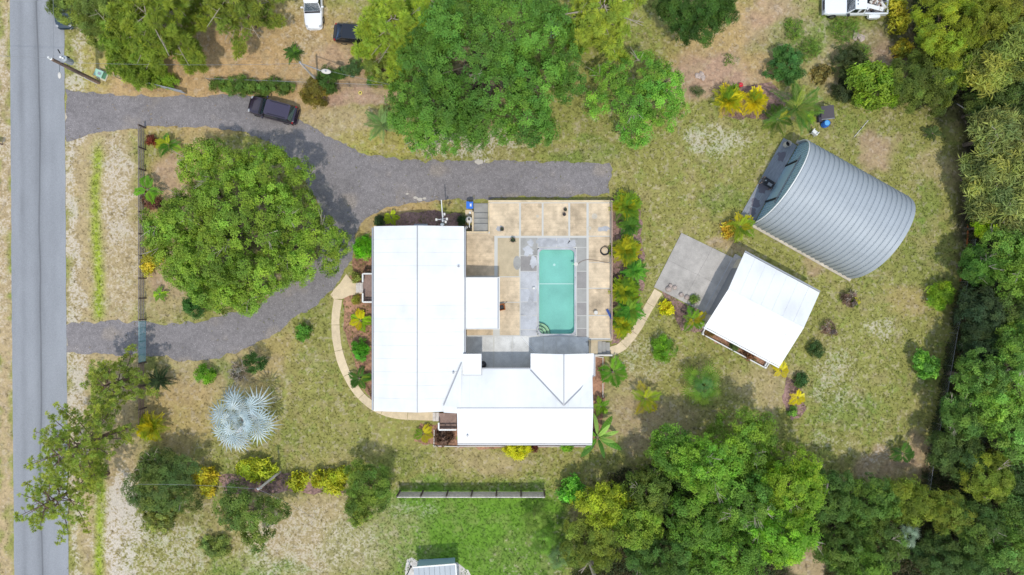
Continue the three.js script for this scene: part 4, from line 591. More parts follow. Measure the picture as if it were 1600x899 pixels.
{ // pickup
  const m = paint(226, 230, 232, 0.35), L = 6.0 / 2, W = 0.98, g = thing('pickup_truck', 'white pickup truck with a junk-filled bed at the top right edge', 'pickup truck', P(1338, 6.5, 1).setY(0), Math.PI);
  part('body', norm(loft([[-0.78, W, 0.45, 1.12], [0.9, W, 0.42, 1.12], [1.1, W * 0.985, 0.42, 1.1], [L - 0.45, W * 0.96, 0.45, 1.05], [L - 0.15, W * 0.9, 0.5, 0.98], [L, W * 0.8, 0.55, 0.88]])), m, g);
  const y0 = 1.09, y1 = 1.72, wb = W * 0.94, wt = W * 0.76, c = (x, s, u) => V(x, u ? y1 : y0, s * (u ? wt : wb)), b0 = 0.98, t0 = 0.38, t1 = -0.62, b1 = -0.76, v = [], put = (...q) => q.forEach(p => v.push(p.x, p.y, p.z));
  const q = (a, b, d, e) => put(a, b, d, a, d, e); q(c(b0, -1), c(b0, 1), c(t0, 1, 1), c(t0, -1, 1)); q(c(b1, 1), c(b1, -1), c(t1, -1, 1), c(t1, 1, 1)); q(c(b0, 1), c(b1, 1), c(t1, 1, 1), c(t0, 1, 1)); q(c(b1, -1), c(b0, -1), c(t0, -1, 1), c(t1, -1, 1));
  const cg = new THREE.BufferGeometry(); cg.setAttribute('position', new THREE.Float32BufferAttribute(v, 3)); cg.computeVertexNormals(); part('pillars', muv(cg), m, g);
  part('roof', norm(new THREE.BoxGeometry(t0 - t1 + 0.1, 0.07, wt * 2 + 0.06).translate((t0 + t1) / 2, y1, 0)), m, g); for (const z of [-0.3, 0, 0.3]) part('roof_lamp', box(0.08, 0.05, 0.1, t0 - 0.18, y1 + 0.06, z), M.dark, g);
  const glassq = (a, b, d, e, k) => { const cen = a.clone().add(b).add(d).add(e).multiplyScalar(0.25); return norm(quad(...[a, b, d, e].map(p => p.clone().lerp(cen, k)).reverse(), 0.015)); };
  part('windshield', glassq(c(b0, 1), c(b0, -1), c(t0, -1, 1), c(t0, 1, 1), 0.07), M.glass, g); part('rear_window', glassq(c(b1, -1), c(b1, 1), c(t1, 1, 1), c(t1, -1, 1), 0.12), M.glass, g);
  for (const s of [1, -1]) for (const [x0, x1] of [[0.72, 0.0], [-0.12, -0.58]]) { const A = c(x0, s), B = c(x1, s), T = c(Math.min(x0 - 0.2, t0 - 0.02), s, 1), U = c(Math.max(x1, t1 + 0.04), s, 1), z = [A.clone().lerp(T, 0.15), B.clone().lerp(U, 0.15), U.clone().lerp(B, 0.12), T.clone().lerp(A, 0.12)]; part('side_window', norm(quad(...(s > 0 ? z.reverse() : z), 0.012)), M.glass, g); }
  part('bed_floor', box(2.2, 0.06, W * 1.7, -1.9, 0.66, 0), M.gutter, g);
  for (const s of [-1, 1]) { part('bed_wall', box(2.22, 0.5, 0.12, -1.9, 0.88, s * (W - 0.06)), m, g); part('fender', norm(loft([[-2.45, 0.14, 0.4, 0.75], [-2.25, 0.24, 0.4, 0.92], [-1.55, 0.24, 0.4, 0.92], [-1.35, 0.14, 0.4, 0.75]])).translate(0, 0, s * (W + 0.06)), m, g); part('mirror', box(0.16, 0.24, 0.22, 0.85, 1.22, s * (W + 0.16)), M.dark, g); part('headlight', box(0.1, 0.16, 0.3, L - 0.06, 0.84, s * 0.62), M.lampGlass, g); part('tail_light', box(0.06, 0.3, 0.12, -L - 0.01, 0.9, s * 0.9), M.red, g); for (const x of [L - 0.95, -1.9]) { const w = part('wheel', norm(new THREE.TorusGeometry(0.28, 0.12, 8, 20).scale(1, 1, 1.1).translate(x, 0.4, s * (x < 0 ? W + 0.12 : W - 0.06))), M.tyre, g); part('rim', norm(new THREE.CylinderGeometry(0.2, 0.2, 0.2, 14).rotateX(Math.PI / 2)).translate(x, 0.4, s * (x < 0 ? W + 0.12 : W - 0.06)), M.rim, w); } }
  part('tailgate', box(0.1, 0.5, W * 1.86, -L + 0.02, 0.88, 0), m, g); part('front_bumper', box(0.16, 0.2, W * 1.84, L + 0.06, 0.58, 0), M.steel, g); part('grille', box(0.05, 0.26, 0.9, L + 0.0, 0.8, 0), M.dark, g); part('rear_bumper', box(0.16, 0.18, W * 1.7, -L - 0.1, 0.55, 0), M.steel, g);
  const b = thing('wooden_board', 'white board lying across the junk in the pickup bed', 'board', P(1367, 11.5, 1.08), -0.26); part('board', box(1.7, 0.05, 0.38, 0, 0, 0), M.white, b); part('batten', box(0.06, 0.04, 0.36, 0.5, 0.045, 0), M.offwhite, b);
  const r = RNG(99), j = thing('scrap_heap', 'jumble of grey and white scrap filling the pickup bed', 'scrap', P(1368, 6, 0.7)), cols = [M.offwhite, M.gutter, M.oldWood, M.dark, M.white]; for (let k = 0; k < 5; k++) { const l = []; for (let i = 0; i < 14; i++) { const q = box(0.15 + 0.5 * r(), 0.05 + 0.12 * r(), 0.08 + 0.2 * r()); q.rotateX(r() - 0.5); q.rotateY(r() * 6); q.translate((r() - 0.5) * 1.9, 0.08 + r() * 0.28, (r() - 0.5) * 1.5); l.push(q); } part('scrap_piece', l, cols[k], j).userData.kind = 'stuff'; }
}

// ------------------------------------------------------------------ small things in the yard and on the deck
const lathe = (pts, seg = 18) => norm(new THREE.LatheGeometry(pts.map(q => new THREE.Vector2(...q)), seg));
{ const p = P(734, 320.5, 0.9).setY(0), g = thing('wheeled_bin', 'blue wheeled bin with white lid mark at the foot of the concrete steps', 'bin', p, 0); const s = [[-0.27, 0, 0.22], [-0.33, 0.98, 0.33]]; part('tub', norm(loft([[-0.3, 0.27, 0.06, 0.98], [-0.2, 0.3, 0.04, 1], [0.2, 0.3, 0.04, 1], [0.3, 0.27, 0.06, 0.98]])), M.blue, g); part('lid', [box(0.66, 0.05, 0.7, 0, 1.03, 0.02), box(0.56, 0.03, 0.6, 0, 1.065, 0.02)], M.blue, g); part('lid_mark', [box(0.2, 0.006, 0.06, 0.1, 1.085, -0.07), box(0.2, 0.006, 0.06, 0.1, 1.085, 0.12), box(0.12, 0.006, 0.14, 0.1, 1.084, 0.02)], M.white, g); part('handle', rod(V(-0.25, 0.96, -0.42), V(0.25, 0.96, -0.42), 0.03), M.dark, g); for (const x of [-0.27, 0.27]) part('wheel', norm(new THREE.CylinderGeometry(0.12, 0.12, 0.06, 14).rotateZ(Math.PI / 2)).translate(x, 0.12, -0.32), M.tyre, g); part('hinge_box', box(0.36, 0.12, 0.16, 0.1, 1.02, -0.36), M.dark, g); }
{ const g = thing('pool_filter', 'round white pool filter tank between the steps and the house', 'filter tank', P(733, 344, 0.5).setY(0)); part('tank', lathe([[0.001, 0], [0.3, 0], [0.33, 0.15], [0.33, 0.85], [0.27, 1.0], [0.12, 1.08], [0.001, 1.1]], 22), M.offwhite, g); part('valve', [cyl(0.09, 0.1, 0.14, 0.03, 1.09, 0, 12), rod(V(0.03, 1.24, -0.12), V(0.03, 1.24, 0.12), 0.03)], M.dark, g); part('band', norm(new THREE.TorusGeometry(0.335, 0.015, 6, 24).rotateX(Math.PI / 2)).translate(0, 0.5, 0), M.gutter, g); part('pipe', [rod(V(0.05, 0.9, 0.1), V(0.05, 0.9, 0.7), 0.04), rod(V(0.05, 0.9, 0.7), V(0.05, 0.1, 0.7), 0.04)], M.white, g); }
{ const g = thing('pool_pump', 'dark pool pump with white lid behind the filter tank', 'pump', P(733, 356, 0.2).setY(0)); part('motor', norm(new THREE.CylinderGeometry(0.15, 0.15, 0.55, 16).rotateZ(Math.PI / 2)).translate(0.1, 0.3, 0), M.dark, g); part('strainer', cyl(0.14, 0.14, 0.3, -0.25, 0.15, 0), M.black, g); part('lid', cyl(0.13, 0.13, 0.04, -0.25, 0.46, 0), M.offwhite, g); part('base', box(0.8, 0.08, 0.4, 0, 0.08, 0), M.concrete, g); }
{ const g = thing('paving_stone', 'square peach paving slab with a white valve box beside the steps', 'paving', P(733.5, 333)); part('slab', box(0.8, 0.06, 0.62, 0, 0.05, 0), M.walk, g); part('valve_box', box(0.18, 0.08, 0.24, 0.06, 0.12, 0), M.white, g); }
function pot(label, px, py, r, leafy, group) { const g = thing('plant_pot', label, 'plant pot', P(px, py, D + 0.01), 0, group); part('pot', lathe([[0.001, 0], [r * 0.72, 0], [r, r * 1.3], [r * 1.06, r * 1.34], [r * 0.9, r * 1.34], [r * 0.85, r * 1.15], [0.001, r * 1.15]]), M.oldWood, g); part('soil', cyl(r * 0.85, r * 0.85, 0.02, 0, r * 1.14, 0), M.black, g); const rr = RNG(px | 0), l = []; for (let k = 0; k < leafy; k++) { const a = rr() * 6.28, e = 0.3 + rr() * 0.9, L = r * (1 + rr()); l.push(quad(V(0, 0, 0), V(L * 0.5, 0, -r * 0.2), V(L, 0, 0), V(L * 0.5, 0, r * 0.2), 0.004).rotateZ(e).rotateY(a).translate(0, r * 1.15, 0)); } if (l.length) part('foliage', l, std(C(70, 84, 50), 0.9), g); }
pot('dark round plant pot nearer the top of the pair on the tan deck', 883, 328, 0.17, 8, 'plant pots on the pool deck'); pot('dark round plant pot just below its twin on the tan deck', 881.5, 335.5, 0.17, 0, 'plant pots on the pool deck'); pot('dark leafy plant pot west of the pool on the grey-tan panel', 801.5, 375.5, 0.24, 14, 'plant pots on the pool deck'); pot('dark plant pot on the tan deck east of the concrete steps', 784.5, 358.5, 0.19, 8, 'plant pots on the pool deck');
{ const g = thing('garden_hose', 'black coiled hose on the east side of the pool deck', 'hose', P(944.5, 391.5, D)); for (let k = 0; k < 6; k++) part('coil', norm(new THREE.TorusGeometry(0.36 + 0.025 * (k % 3), 0.022, 6, 28).rotateX(Math.PI / 2)).translate(0.03 * (k % 2), 0.03 + 0.035 * Math.floor(k / 2), 0.03 * (k % 3)), M.dark, g); const c = [[944, 384], [948, 384.5], [952, 387], [953, 392]].map(([x, y]) => P(x, y, D + 0.035)); partW('hose_end', new THREE.TubeGeometry(new THREE.CatmullRomCurve3(c), 14, 0.02, 6), M.dark, g); part('nozzle', rod(V(0.1, 0.03, 0.1), V(0.28, 0.03, 0.18), 0.03, 0.02), M.steel, g); }
{ const g = thing('vacuum_hose', 'long thin dark hose curving from the pool skimmer to the east railing', 'hose', P(900, 412, D)); partW('hose', new THREE.TubeGeometry(new THREE.CatmullRomCurve3([[901, 415], [908, 409], [918, 406], [930, 407], [942, 409.5], [954, 411.5]].map(([x, y]) => P(x, y, D + 0.04))), 40, 0.022, 6), M.oldWood, g); partW('skimmer_lid', cyl(0.2, 0.2, 0.03, P(900, 413).x * 0.988, D + 0.036, P(900, 413).z * 0.988, 18), M.offwhite, g); partW('float', new THREE.SphereGeometry(0.1, 10, 8).scale(1.6, 1, 1).translate(P(895.5, 412.5, D).x, D - 0.1, P(895.5, 412.5, D).z), M.teal, g); }
{ const g = thing('fire_pit', 'small square rusty brown fire pit beside the patio roof', 'fire pit', P(784, 480, D), 0.2); part('bowl', [box(0.62, 0.3, 0.06, 0, 0.3, 0.28), box(0.62, 0.3, 0.06, 0, 0.3, -0.28), box(0.06, 0.3, 0.5, 0.28, 0.3, 0), box(0.06, 0.3, 0.5, -0.28, 0.3, 0), box(0.5, 0.04, 0.5, 0, 0.17, 0)], M.rust, g); for (const [x, z] of [[-0.27, -0.27], [0.27, -0.27], [-0.27, 0.27], [0.27, 0.27]]) part('leg', box(0.05, 0.16, 0.05, x, 0.08, z), M.black, g); part('embers', cyl(0.18, 0.22, 0.06, 0, 0.19, 0, 9), M.black, g); part('poker', rod(V(0.2, 0.46, -0.2), V(0.62, 0.05, -0.42), 0.02), M.dark, g); }
{ const g = thing('beach_ball', 'small white ball on the grey paving west of the pool', 'ball', P(834, 450, D)); part('ball', new THREE.SphereGeometry(0.13, 16, 12).translate(0, 0.14, 0), M.white, g); for (let k = 0; k < 3; k++) part('seam', norm(new THREE.TorusGeometry(0.131, 0.004, 4, 24).rotateY(k * 1.05)).translate(0, 0.14, 0), M.offwhite, g); }
{ const g = thing('garden_stool', 'small round cream stool near the east railing', 'stool', P(930.5, 488.5, D)); part('seat', cyl(0.2, 0.18, 0.05, 0, 0.38, 0), M.offwhite, g); for (let k = 0; k < 4; k++) part('leg', rod(V(0.13 * Math.cos(k * 1.57), 0.38, 0.13 * Math.sin(k * 1.57)), V(0.18 * Math.cos(k * 1.57), 0.01, 0.18 * Math.sin(k * 1.57)), 0.018), M.offwhite, g); }
{ const g = thing('folded_lounger', 'narrow blue folded lounge chair leaning by the east railing', 'lounge chair', P(950.5, 492, D), 0.18); part('frame', [rod(V(-0.18, 0.05, -0.6), V(0.12, 0.5, 0.5), 0.02), rod(V(0.05, 0.05, -0.65), V(0.32, 0.5, 0.45), 0.02)], M.steel, g); part('fabric', norm(quad(V(-0.15, 0.1, -0.5), V(0.1, 0.52, 0.45), V(0.3, 0.52, 0.4), V(0.06, 0.1, -0.55), 0.02)), std(C(60, 84, 150), 0.8), g); }
{ const g = thing('grill', 'black round kettle grill in the corner by the back entry', 'grill', P(754.5, 570, 1.6).setY(D)); part('bowl', new THREE.SphereGeometry(0.34, 18, 8, 0, 6.3, 1.57, 1.57).translate(0, 0.8, 0), M.black, g); part('lid', new THREE.SphereGeometry(0.35, 18, 8, 0, 6.3, 0, 1.57).scale(1, 0.8, 1).translate(0, 0.81, 0), M.dark, g); part('handle', rod(V(-0.07, 1.13, 0), V(0.07, 1.13, 0), 0.02), M.steel, g); for (let k = 0; k < 3; k++) part('leg', rod(V(0.15 * Math.cos(k * 2.1), 0.55, 0.15 * Math.sin(k * 2.1)), V(0.3 * Math.cos(k * 2.1), 0.01, 0.3 * Math.sin(k * 2.1)), 0.02), M.black, g); }
{ const g = thing('stair_rail', 'short dark double handrail at the head of the south-east steps', 'handrail', P(918, 540, D)); for (const y of [534.5, 552.5]) { partW('post', rod(P(919, y, D), P(919, y, D + 0.9), 0.03), M.black, g); partW('post', rod(P(916, y, D), P(916, y, D + 0.9), 0.03), M.black, g); partW('rail', rod(P(915.5, y, D + 0.9), P(920, y, D + 0.88), 0.03), M.black, g); } partW('rail', rod(P(919, 534.5, D + 0.5), P(919, 541, D + 0.5), 0.025), M.black, g); }
{ const g = thing('blue_barrel', 'bright blue open barrel beside the dark tarp north of the arched hall', 'barrel', P(1292.5, 192.5, 0.8).setY(0)); part('shell', lathe([[0.001, 0.02], [0.29, 0.02], [0.32, 0.3], [0.32, 0.6], [0.3, 0.9], [0.27, 0.9], [0.28, 0.5], [0.001, 0.5]], 22), M.blue, g); part('water', cyl(0.27, 0.27, 0.02, 0, 0.82, 0), std(C(90, 170, 225), 0.1), g); for (const y of [0.3, 0.62]) part('hoop', norm(new THREE.TorusGeometry(0.32, 0.02, 6, 24).rotateX(Math.PI / 2)).translate(0, y, 0), M.blue, g); }
{ const g = thing('lean_to_roof', 'small dark sheet roof on posts beside the blue barrel', 'shelter', P(1297, 174).setY(0)); partW('roof_sheet', prism([P(1283, 166, 1.5), P(1303, 164, 1.9), P(1304.5, 184, 1.9), P(1284, 186.5, 1.5)], 0.06), std(C(78, 72, 76), 0.7), g); for (const [x, y, h] of [[1285, 168, 1.45], [1301, 166, 1.8], [1302, 182, 1.8], [1286, 184, 1.45]]) partW('post', rod(P(x, y), P(x, y, h), 0.05), M.oldWood, g); partW('trim', beam(P(1284, 187, 1.52), P(1304.5, 184.6, 1.9), 0.05, 0.08), M.gutter, g); partW('side_sheet', prism([P(1279, 178, 0.5), P(1284, 172, 0.5), P(1286, 190, 0.5), P(1280, 190, 0.5)], 0.45), std(C(70, 66, 80), 0.8), g); }
{ const g = thing('garden_chair', 'white plastic garden chair at the north corner of the arched hall', 'chair', P(1270, 209), 0.9); part('seat', box(0.5, 0.05, 0.5, 0, 0.42, 0), M.white, g); part('backrest', box(0.06, 0.5, 0.5, -0.27, 0.7, 0), M.white, g); for (const s of [-1, 1]) { part('armrest', box(0.5, 0.04, 0.07, 0, 0.64, s * 0.27), M.white, g); for (const x of [-0.22, 0.22]) part('leg', rod(V(x, 0.42, s * 0.22), V(x * 1.15, 0.01, s * 0.26), 0.03), M.white, g); } }
function tyre(label, px, py, m = M.tyre, tilt = 0) { const g = thing('old_tyre', label, 'tyre', P(px, py, 0.12), 0, 'old tyres lying by the trees'); part('tread', norm(new THREE.TorusGeometry(0.26, 0.1, 8, 24).rotateX(Math.PI / 2 + tilt)), m, g); part('rim', norm(new THREE.TorusGeometry(0.2, 0.03, 6, 20).rotateX(Math.PI / 2 + tilt)).translate(0, 0.05, 0), M.rim, g); }
tyre('old dark tyre higher of the two left of the lime-green tree', 1299, 111); tyre('old dark tyre lower of the two left of the lime-green tree', 1316, 127);
{ const g = thing('metal_trough', 'curved pale trough lying beside the yellow crotons', 'trough', P(1224, 175, 0.2).setY(0), 0.6); part('shell', norm(new THREE.CylinderGeometry(0.22, 0.22, 1.1, 14, 1, true, 0, Math.PI).rotateZ(Math.PI / 2).rotateX(Math.PI / 2)).translate(0, 0.24, 0), M.gutter, g); part('rim', [rod(V(-0.55, 0.25, -0.22), V(0.55, 0.25, -0.22), 0.03), rod(V(-0.55, 0.25, 0.22), V(0.55, 0.25, 0.22), 0.03)], M.offwhite, g); }
{ const g = thing('red_bucket', 'small red bucket behind the pair of yellow crotons', 'bucket', P(1158, 132.5, 0.4).setY(0)); part('shell', lathe([[0.001, 0.01], [0.16, 0.01], [0.2, 0.38], [0.22, 0.4], [0.18, 0.4], [0.001, 0.36]]), std(C(205, 30, 45), 0.5), g); part('handle', norm(new THREE.TorusGeometry(0.2, 0.012, 5, 16, Math.PI)).translate(0, 0.4, 0), M.steel, g); }
{ const g = thing('sprinkler', 'tiny yellow sprinkler ring on the reddish mulch by the driveway', 'sprinkler', P(563, 145.5)); part('ring', norm(new THREE.TorusGeometry(0.14, 0.05, 6, 18).rotateX(Math.PI / 2)).translate(0, 0.06, 0), std(C(230, 215, 110), 0.6), g); part('stem', cyl(0.03, 0.05, 0.12, 0, 0, 0, 8), M.dark, g); }
{ const g = thing('tree_guard', 'short white post by the bright green bush near the east fence', 'post', P(1449, 467)); part('post', cyl(0.09, 0.1, 0.7, 0, 0, 0, 10), M.white, g); part('cap', new THREE.SphereGeometry(0.13, 12, 8).translate(0, 0.74, 0), M.white, g); }
{ const g = thing('culvert_stone', 'flat pale stone sunk in the gravel by the driveway bend', 'stone', P(748, 253)); const r = RNG(5), ring = []; for (let k = 0; k < 11; k++) { const a = k / 11 * 6.283, q = 7 * (0.7 + 0.4 * r()); ring.push([748 + q * Math.cos(a), 253 + q * 0.7 * Math.sin(a)]); } partW('stone', slab(ring, 0.06, 0.08), M.stone, g); partW('chip', slab([[757, 250], [759, 252], [757, 254], [755, 252]], 0.05, 0.06), M.stone, g); }
{ const g = thing('culvert_stone', 'pale flat stones edging the gravel north-west of the antenna', 'stone', P(655, 311)); for (const [x, y, s] of [[649, 309, 4], [656, 312, 5], [663, 310, 3.4], [636, 303, 2.6]]) { const r = RNG(x), ring = []; for (let k = 0; k < 8; k++) { const a = k / 8 * 6.283, q = s * (0.7 + 0.4 * r()); ring.push([x + q * Math.cos(a), y + q * 0.6 * Math.sin(a)]); } partW('stone', slab(ring, 0.07, 0.09), M.stone, g); } }
for (const [px, py, label] of [[1340, 57, 'pale lump of broken concrete below the pickup truck'], [1094, 120, 'pale lump of broken concrete beside the spiky plant left of the yellow crotons'], [936, 353 + 1000, '']]) if (label) { const g = thing('concrete_rubble', label, 'rubble', P(px, py)); const r = RNG(px); for (let k = 0; k < 6; k++) { const q = new THREE.DodecahedronGeometry(0.16 + 0.16 * r(), 0); q.scale(1.3, 0.6, 1).rotateY(r() * 6).translate((r() - 0.5) * 0.8, 0.1, (r() - 0.5) * 0.5); part('lump', norm(q), M.rock, g); } }
{ const g = thing('stone_row', 'row of small dark stones on the south corner of the concrete pad', 'stones', P(1064, 462)); for (const [x, y, s] of [[1044, 452, 0.3], [1054, 449, 0.22], [1064, 461, 0.25], [1073, 465, 0.28], [1086, 472, 0.2], [1047, 446, 0.2]]) { const r = RNG(x), q = new THREE.DodecahedronGeometry(s, 1); const p = q.attributes.position; for (let i = 0; i < p.count; i++) { const k = 0.85 + 0.3 * vnoise(p.getX(i) * 9, p.getZ(i) * 9 + p.getY(i) * 5, x); p.setXYZ(i, p.getX(i) * k, p.getY(i) * k * 0.7, p.getZ(i) * k); } partW('stone', norm(q.translate(P(x, y).x, s * 0.4 + 0.08, P(x, y).z)), M.rock, g); } }
{ const g = thing('mailbox', 'small brown post box on a post at the left edge of the road', 'mailbox', P(4, 226)); part('post', box(0.12, 1.0, 0.12, 0, 0.5, 0), M.oldWood, g); part('box', norm(new THREE.CylinderGeometry(0.2, 0.2, 0.6, 14, 1, false, 0, Math.PI).rotateZ(Math.PI / 2).rotateX(-Math.PI / 2)).translate(0, 1.1, 0), M.fencePost, g); part('floor', box(0.6, 0.1, 0.4, 0, 1.05, 0), M.fencePost, g); }

// ------------------------------------------------------------------ plants
const leafMat = (ro = 0.75, tr = 0.32) => new THREE.MeshPhysicalMaterial({ color: 0xffffff, roughness: ro, transmission: tr, thickness: 0, specularIntensity: 0.55, side: THREE.DoubleSide });
const LM = leafMat(0.6, 0.36);
function leafClump(n, len, wid, rad, seed, up = 0.4, fold = 0.25) {
  const r = RNG(seed), v = [], put = (...q) => q.forEach(p => v.push(p.x, p.y, p.z));
  for (let k = 0; k < n; k++) {
    const a = r() * 6.283, c = V((r() - 0.5) * 2, (r() - 0.5) * 1.2, (r() - 0.5) * 2).multiplyScalar(rad), L = len * (0.7 + 0.6 * r()), W = wid * (0.7 + 0.6 * r());
    const dir = V(Math.cos(a), (r() - 0.45) * 1.1, Math.sin(a)).normalize(), nrm = V((r() - 0.5) * 1.1, up + r(), (r() - 0.5) * 1.1).normalize(), side = dir.clone().cross(nrm).normalize(), n2 = side.clone().cross(dir).normalize();
    const A = c, B = c.clone().addScaledVector(dir, L * 0.5).addScaledVector(side, W).addScaledVector(n2, fold * W), D2 = c.clone().addScaledVector(dir, L * 0.5).addScaledVector(side, -W).addScaledVector(n2, fold * W), E = c.clone().addScaledVector(dir, L).addScaledVector(n2, -0.15 * L);
    put(A, E, B, A, D2, E);
  }
  const g = new THREE.BufferGeometry(); g.setAttribute('position', new THREE.Float32BufferAttribute(v, 3)); g.computeVertexNormals(); return muv(g);
}
function needleTuft(n, len, wid, seed) {
  const r = RNG(seed), v = [];
  for (let k = 0; k < n; k++) { const a = r() * 6.283, e = -0.35 + 1.5 * r(), d = V(Math.cos(a) * Math.cos(e), Math.sin(e), Math.sin(a) * Math.cos(e)), s = d.clone().cross(V(r() - 0.5, r() - 0.5, r() - 0.5)).normalize().multiplyScalar(wid), L = len * (0.75 + 0.4 * r()), b = d.clone().multiplyScalar(0.04), t = d.clone().multiplyScalar(L); t.y -= 0.12 * L; const m = d.clone().multiplyScalar(L * 0.55); for (const p of [b, m.clone().add(s), t, b, t, m.clone().sub(s)]) v.push(p.x, p.y, p.z); }
  const g = new THREE.BufferGeometry(); g.setAttribute('position', new THREE.Float32BufferAttribute(v, 3)); g.computeVertexNormals(); return muv(g);
}
const CL = { leaf: leafClump(17, 0.19, 0.055, 0.22, 1), big: leafClump(10, 0.36, 0.1, 0.26, 2, 0.6), fine: leafClump(20, 0.26, 0.036, 0.24, 3), strap: leafClump(12, 0.75, 0.06, 0.2, 4, 0.5), small: leafClump(16, 0.15, 0.05, 0.17, 5), tuft: needleTuft(56, 0.42, 0.03, 6), grass: leafClump(7, 0.2, 0.02, 0.1, 7, 0.2) };
const up0 = V(0, 1, 0), q0 = new THREE.Quaternion(), q1 = new THREE.Quaternion(), m0 = new THREE.Matrix4(), s0 = new THREE.Vector3();
function instances(name, geo, list, parent, mat = LM) { // list of [pos, outward, scale, color]; positions in world
  const off = new THREE.Vector3(); for (let o = parent; o && o !== scene; o = o.parent) off.add(o.position);
  const im = new THREE.InstancedMesh(geo, mat, list.length);
  list.forEach(([p, d, s, c, spin], i) => { q0.setFromUnitVectors(up0, d); q1.setFromAxisAngle(up0, spin); q0.multiply(q1); m0.compose(p.clone().sub(off), q0, s0.set(s, s, s)); im.setMatrixAt(i, m0); im.setColorAt(i, c); });
  im.name = name; im.castShadow = im.receiveShadow = true; im.userData.kind = 'stuff'; parent.add(im); return im;
}
let seedN = 100; let nInst = 0;
const tint = (c, r, v, hv) => { const k = 1 + (r() - 0.5) * 2 * v, h = (r() - 0.5) * 2 * hv; return new THREE.Color().setRGB(clamp(c[0] * k * (1 + h), 0, 0.9), clamp(c[1] * k * (1 + h * 0.25), 0, 0.9), clamp(c[2] * k * (1 - h * 0.6), 0, 0.9)); };
const lin = ([r, g, b]) => [s2l(r / 255), s2l(g / 255), s2l(b / 255)];
function autoBlobs(px, py, r, h, rnd, n) {
  const out = [[px, py, r * 0.62, h]], k = n ?? (r < 26 ? 4 : r < 50 ? 7 : 10);
  if (r < 16) return [[px, py, r, h]];
  for (let i = 0; i < k; i++) { const a = (i + rnd() * 0.7) / k * 6.283, d = r * (0.5 + 0.2 * rnd()), rr = r * (0.3 + 0.2 * rnd()); out.push([px + d * Math.cos(a), py + d * Math.sin(a), rr, h * (0.72 + 0.2 * rnd())]); }
  return out;
}
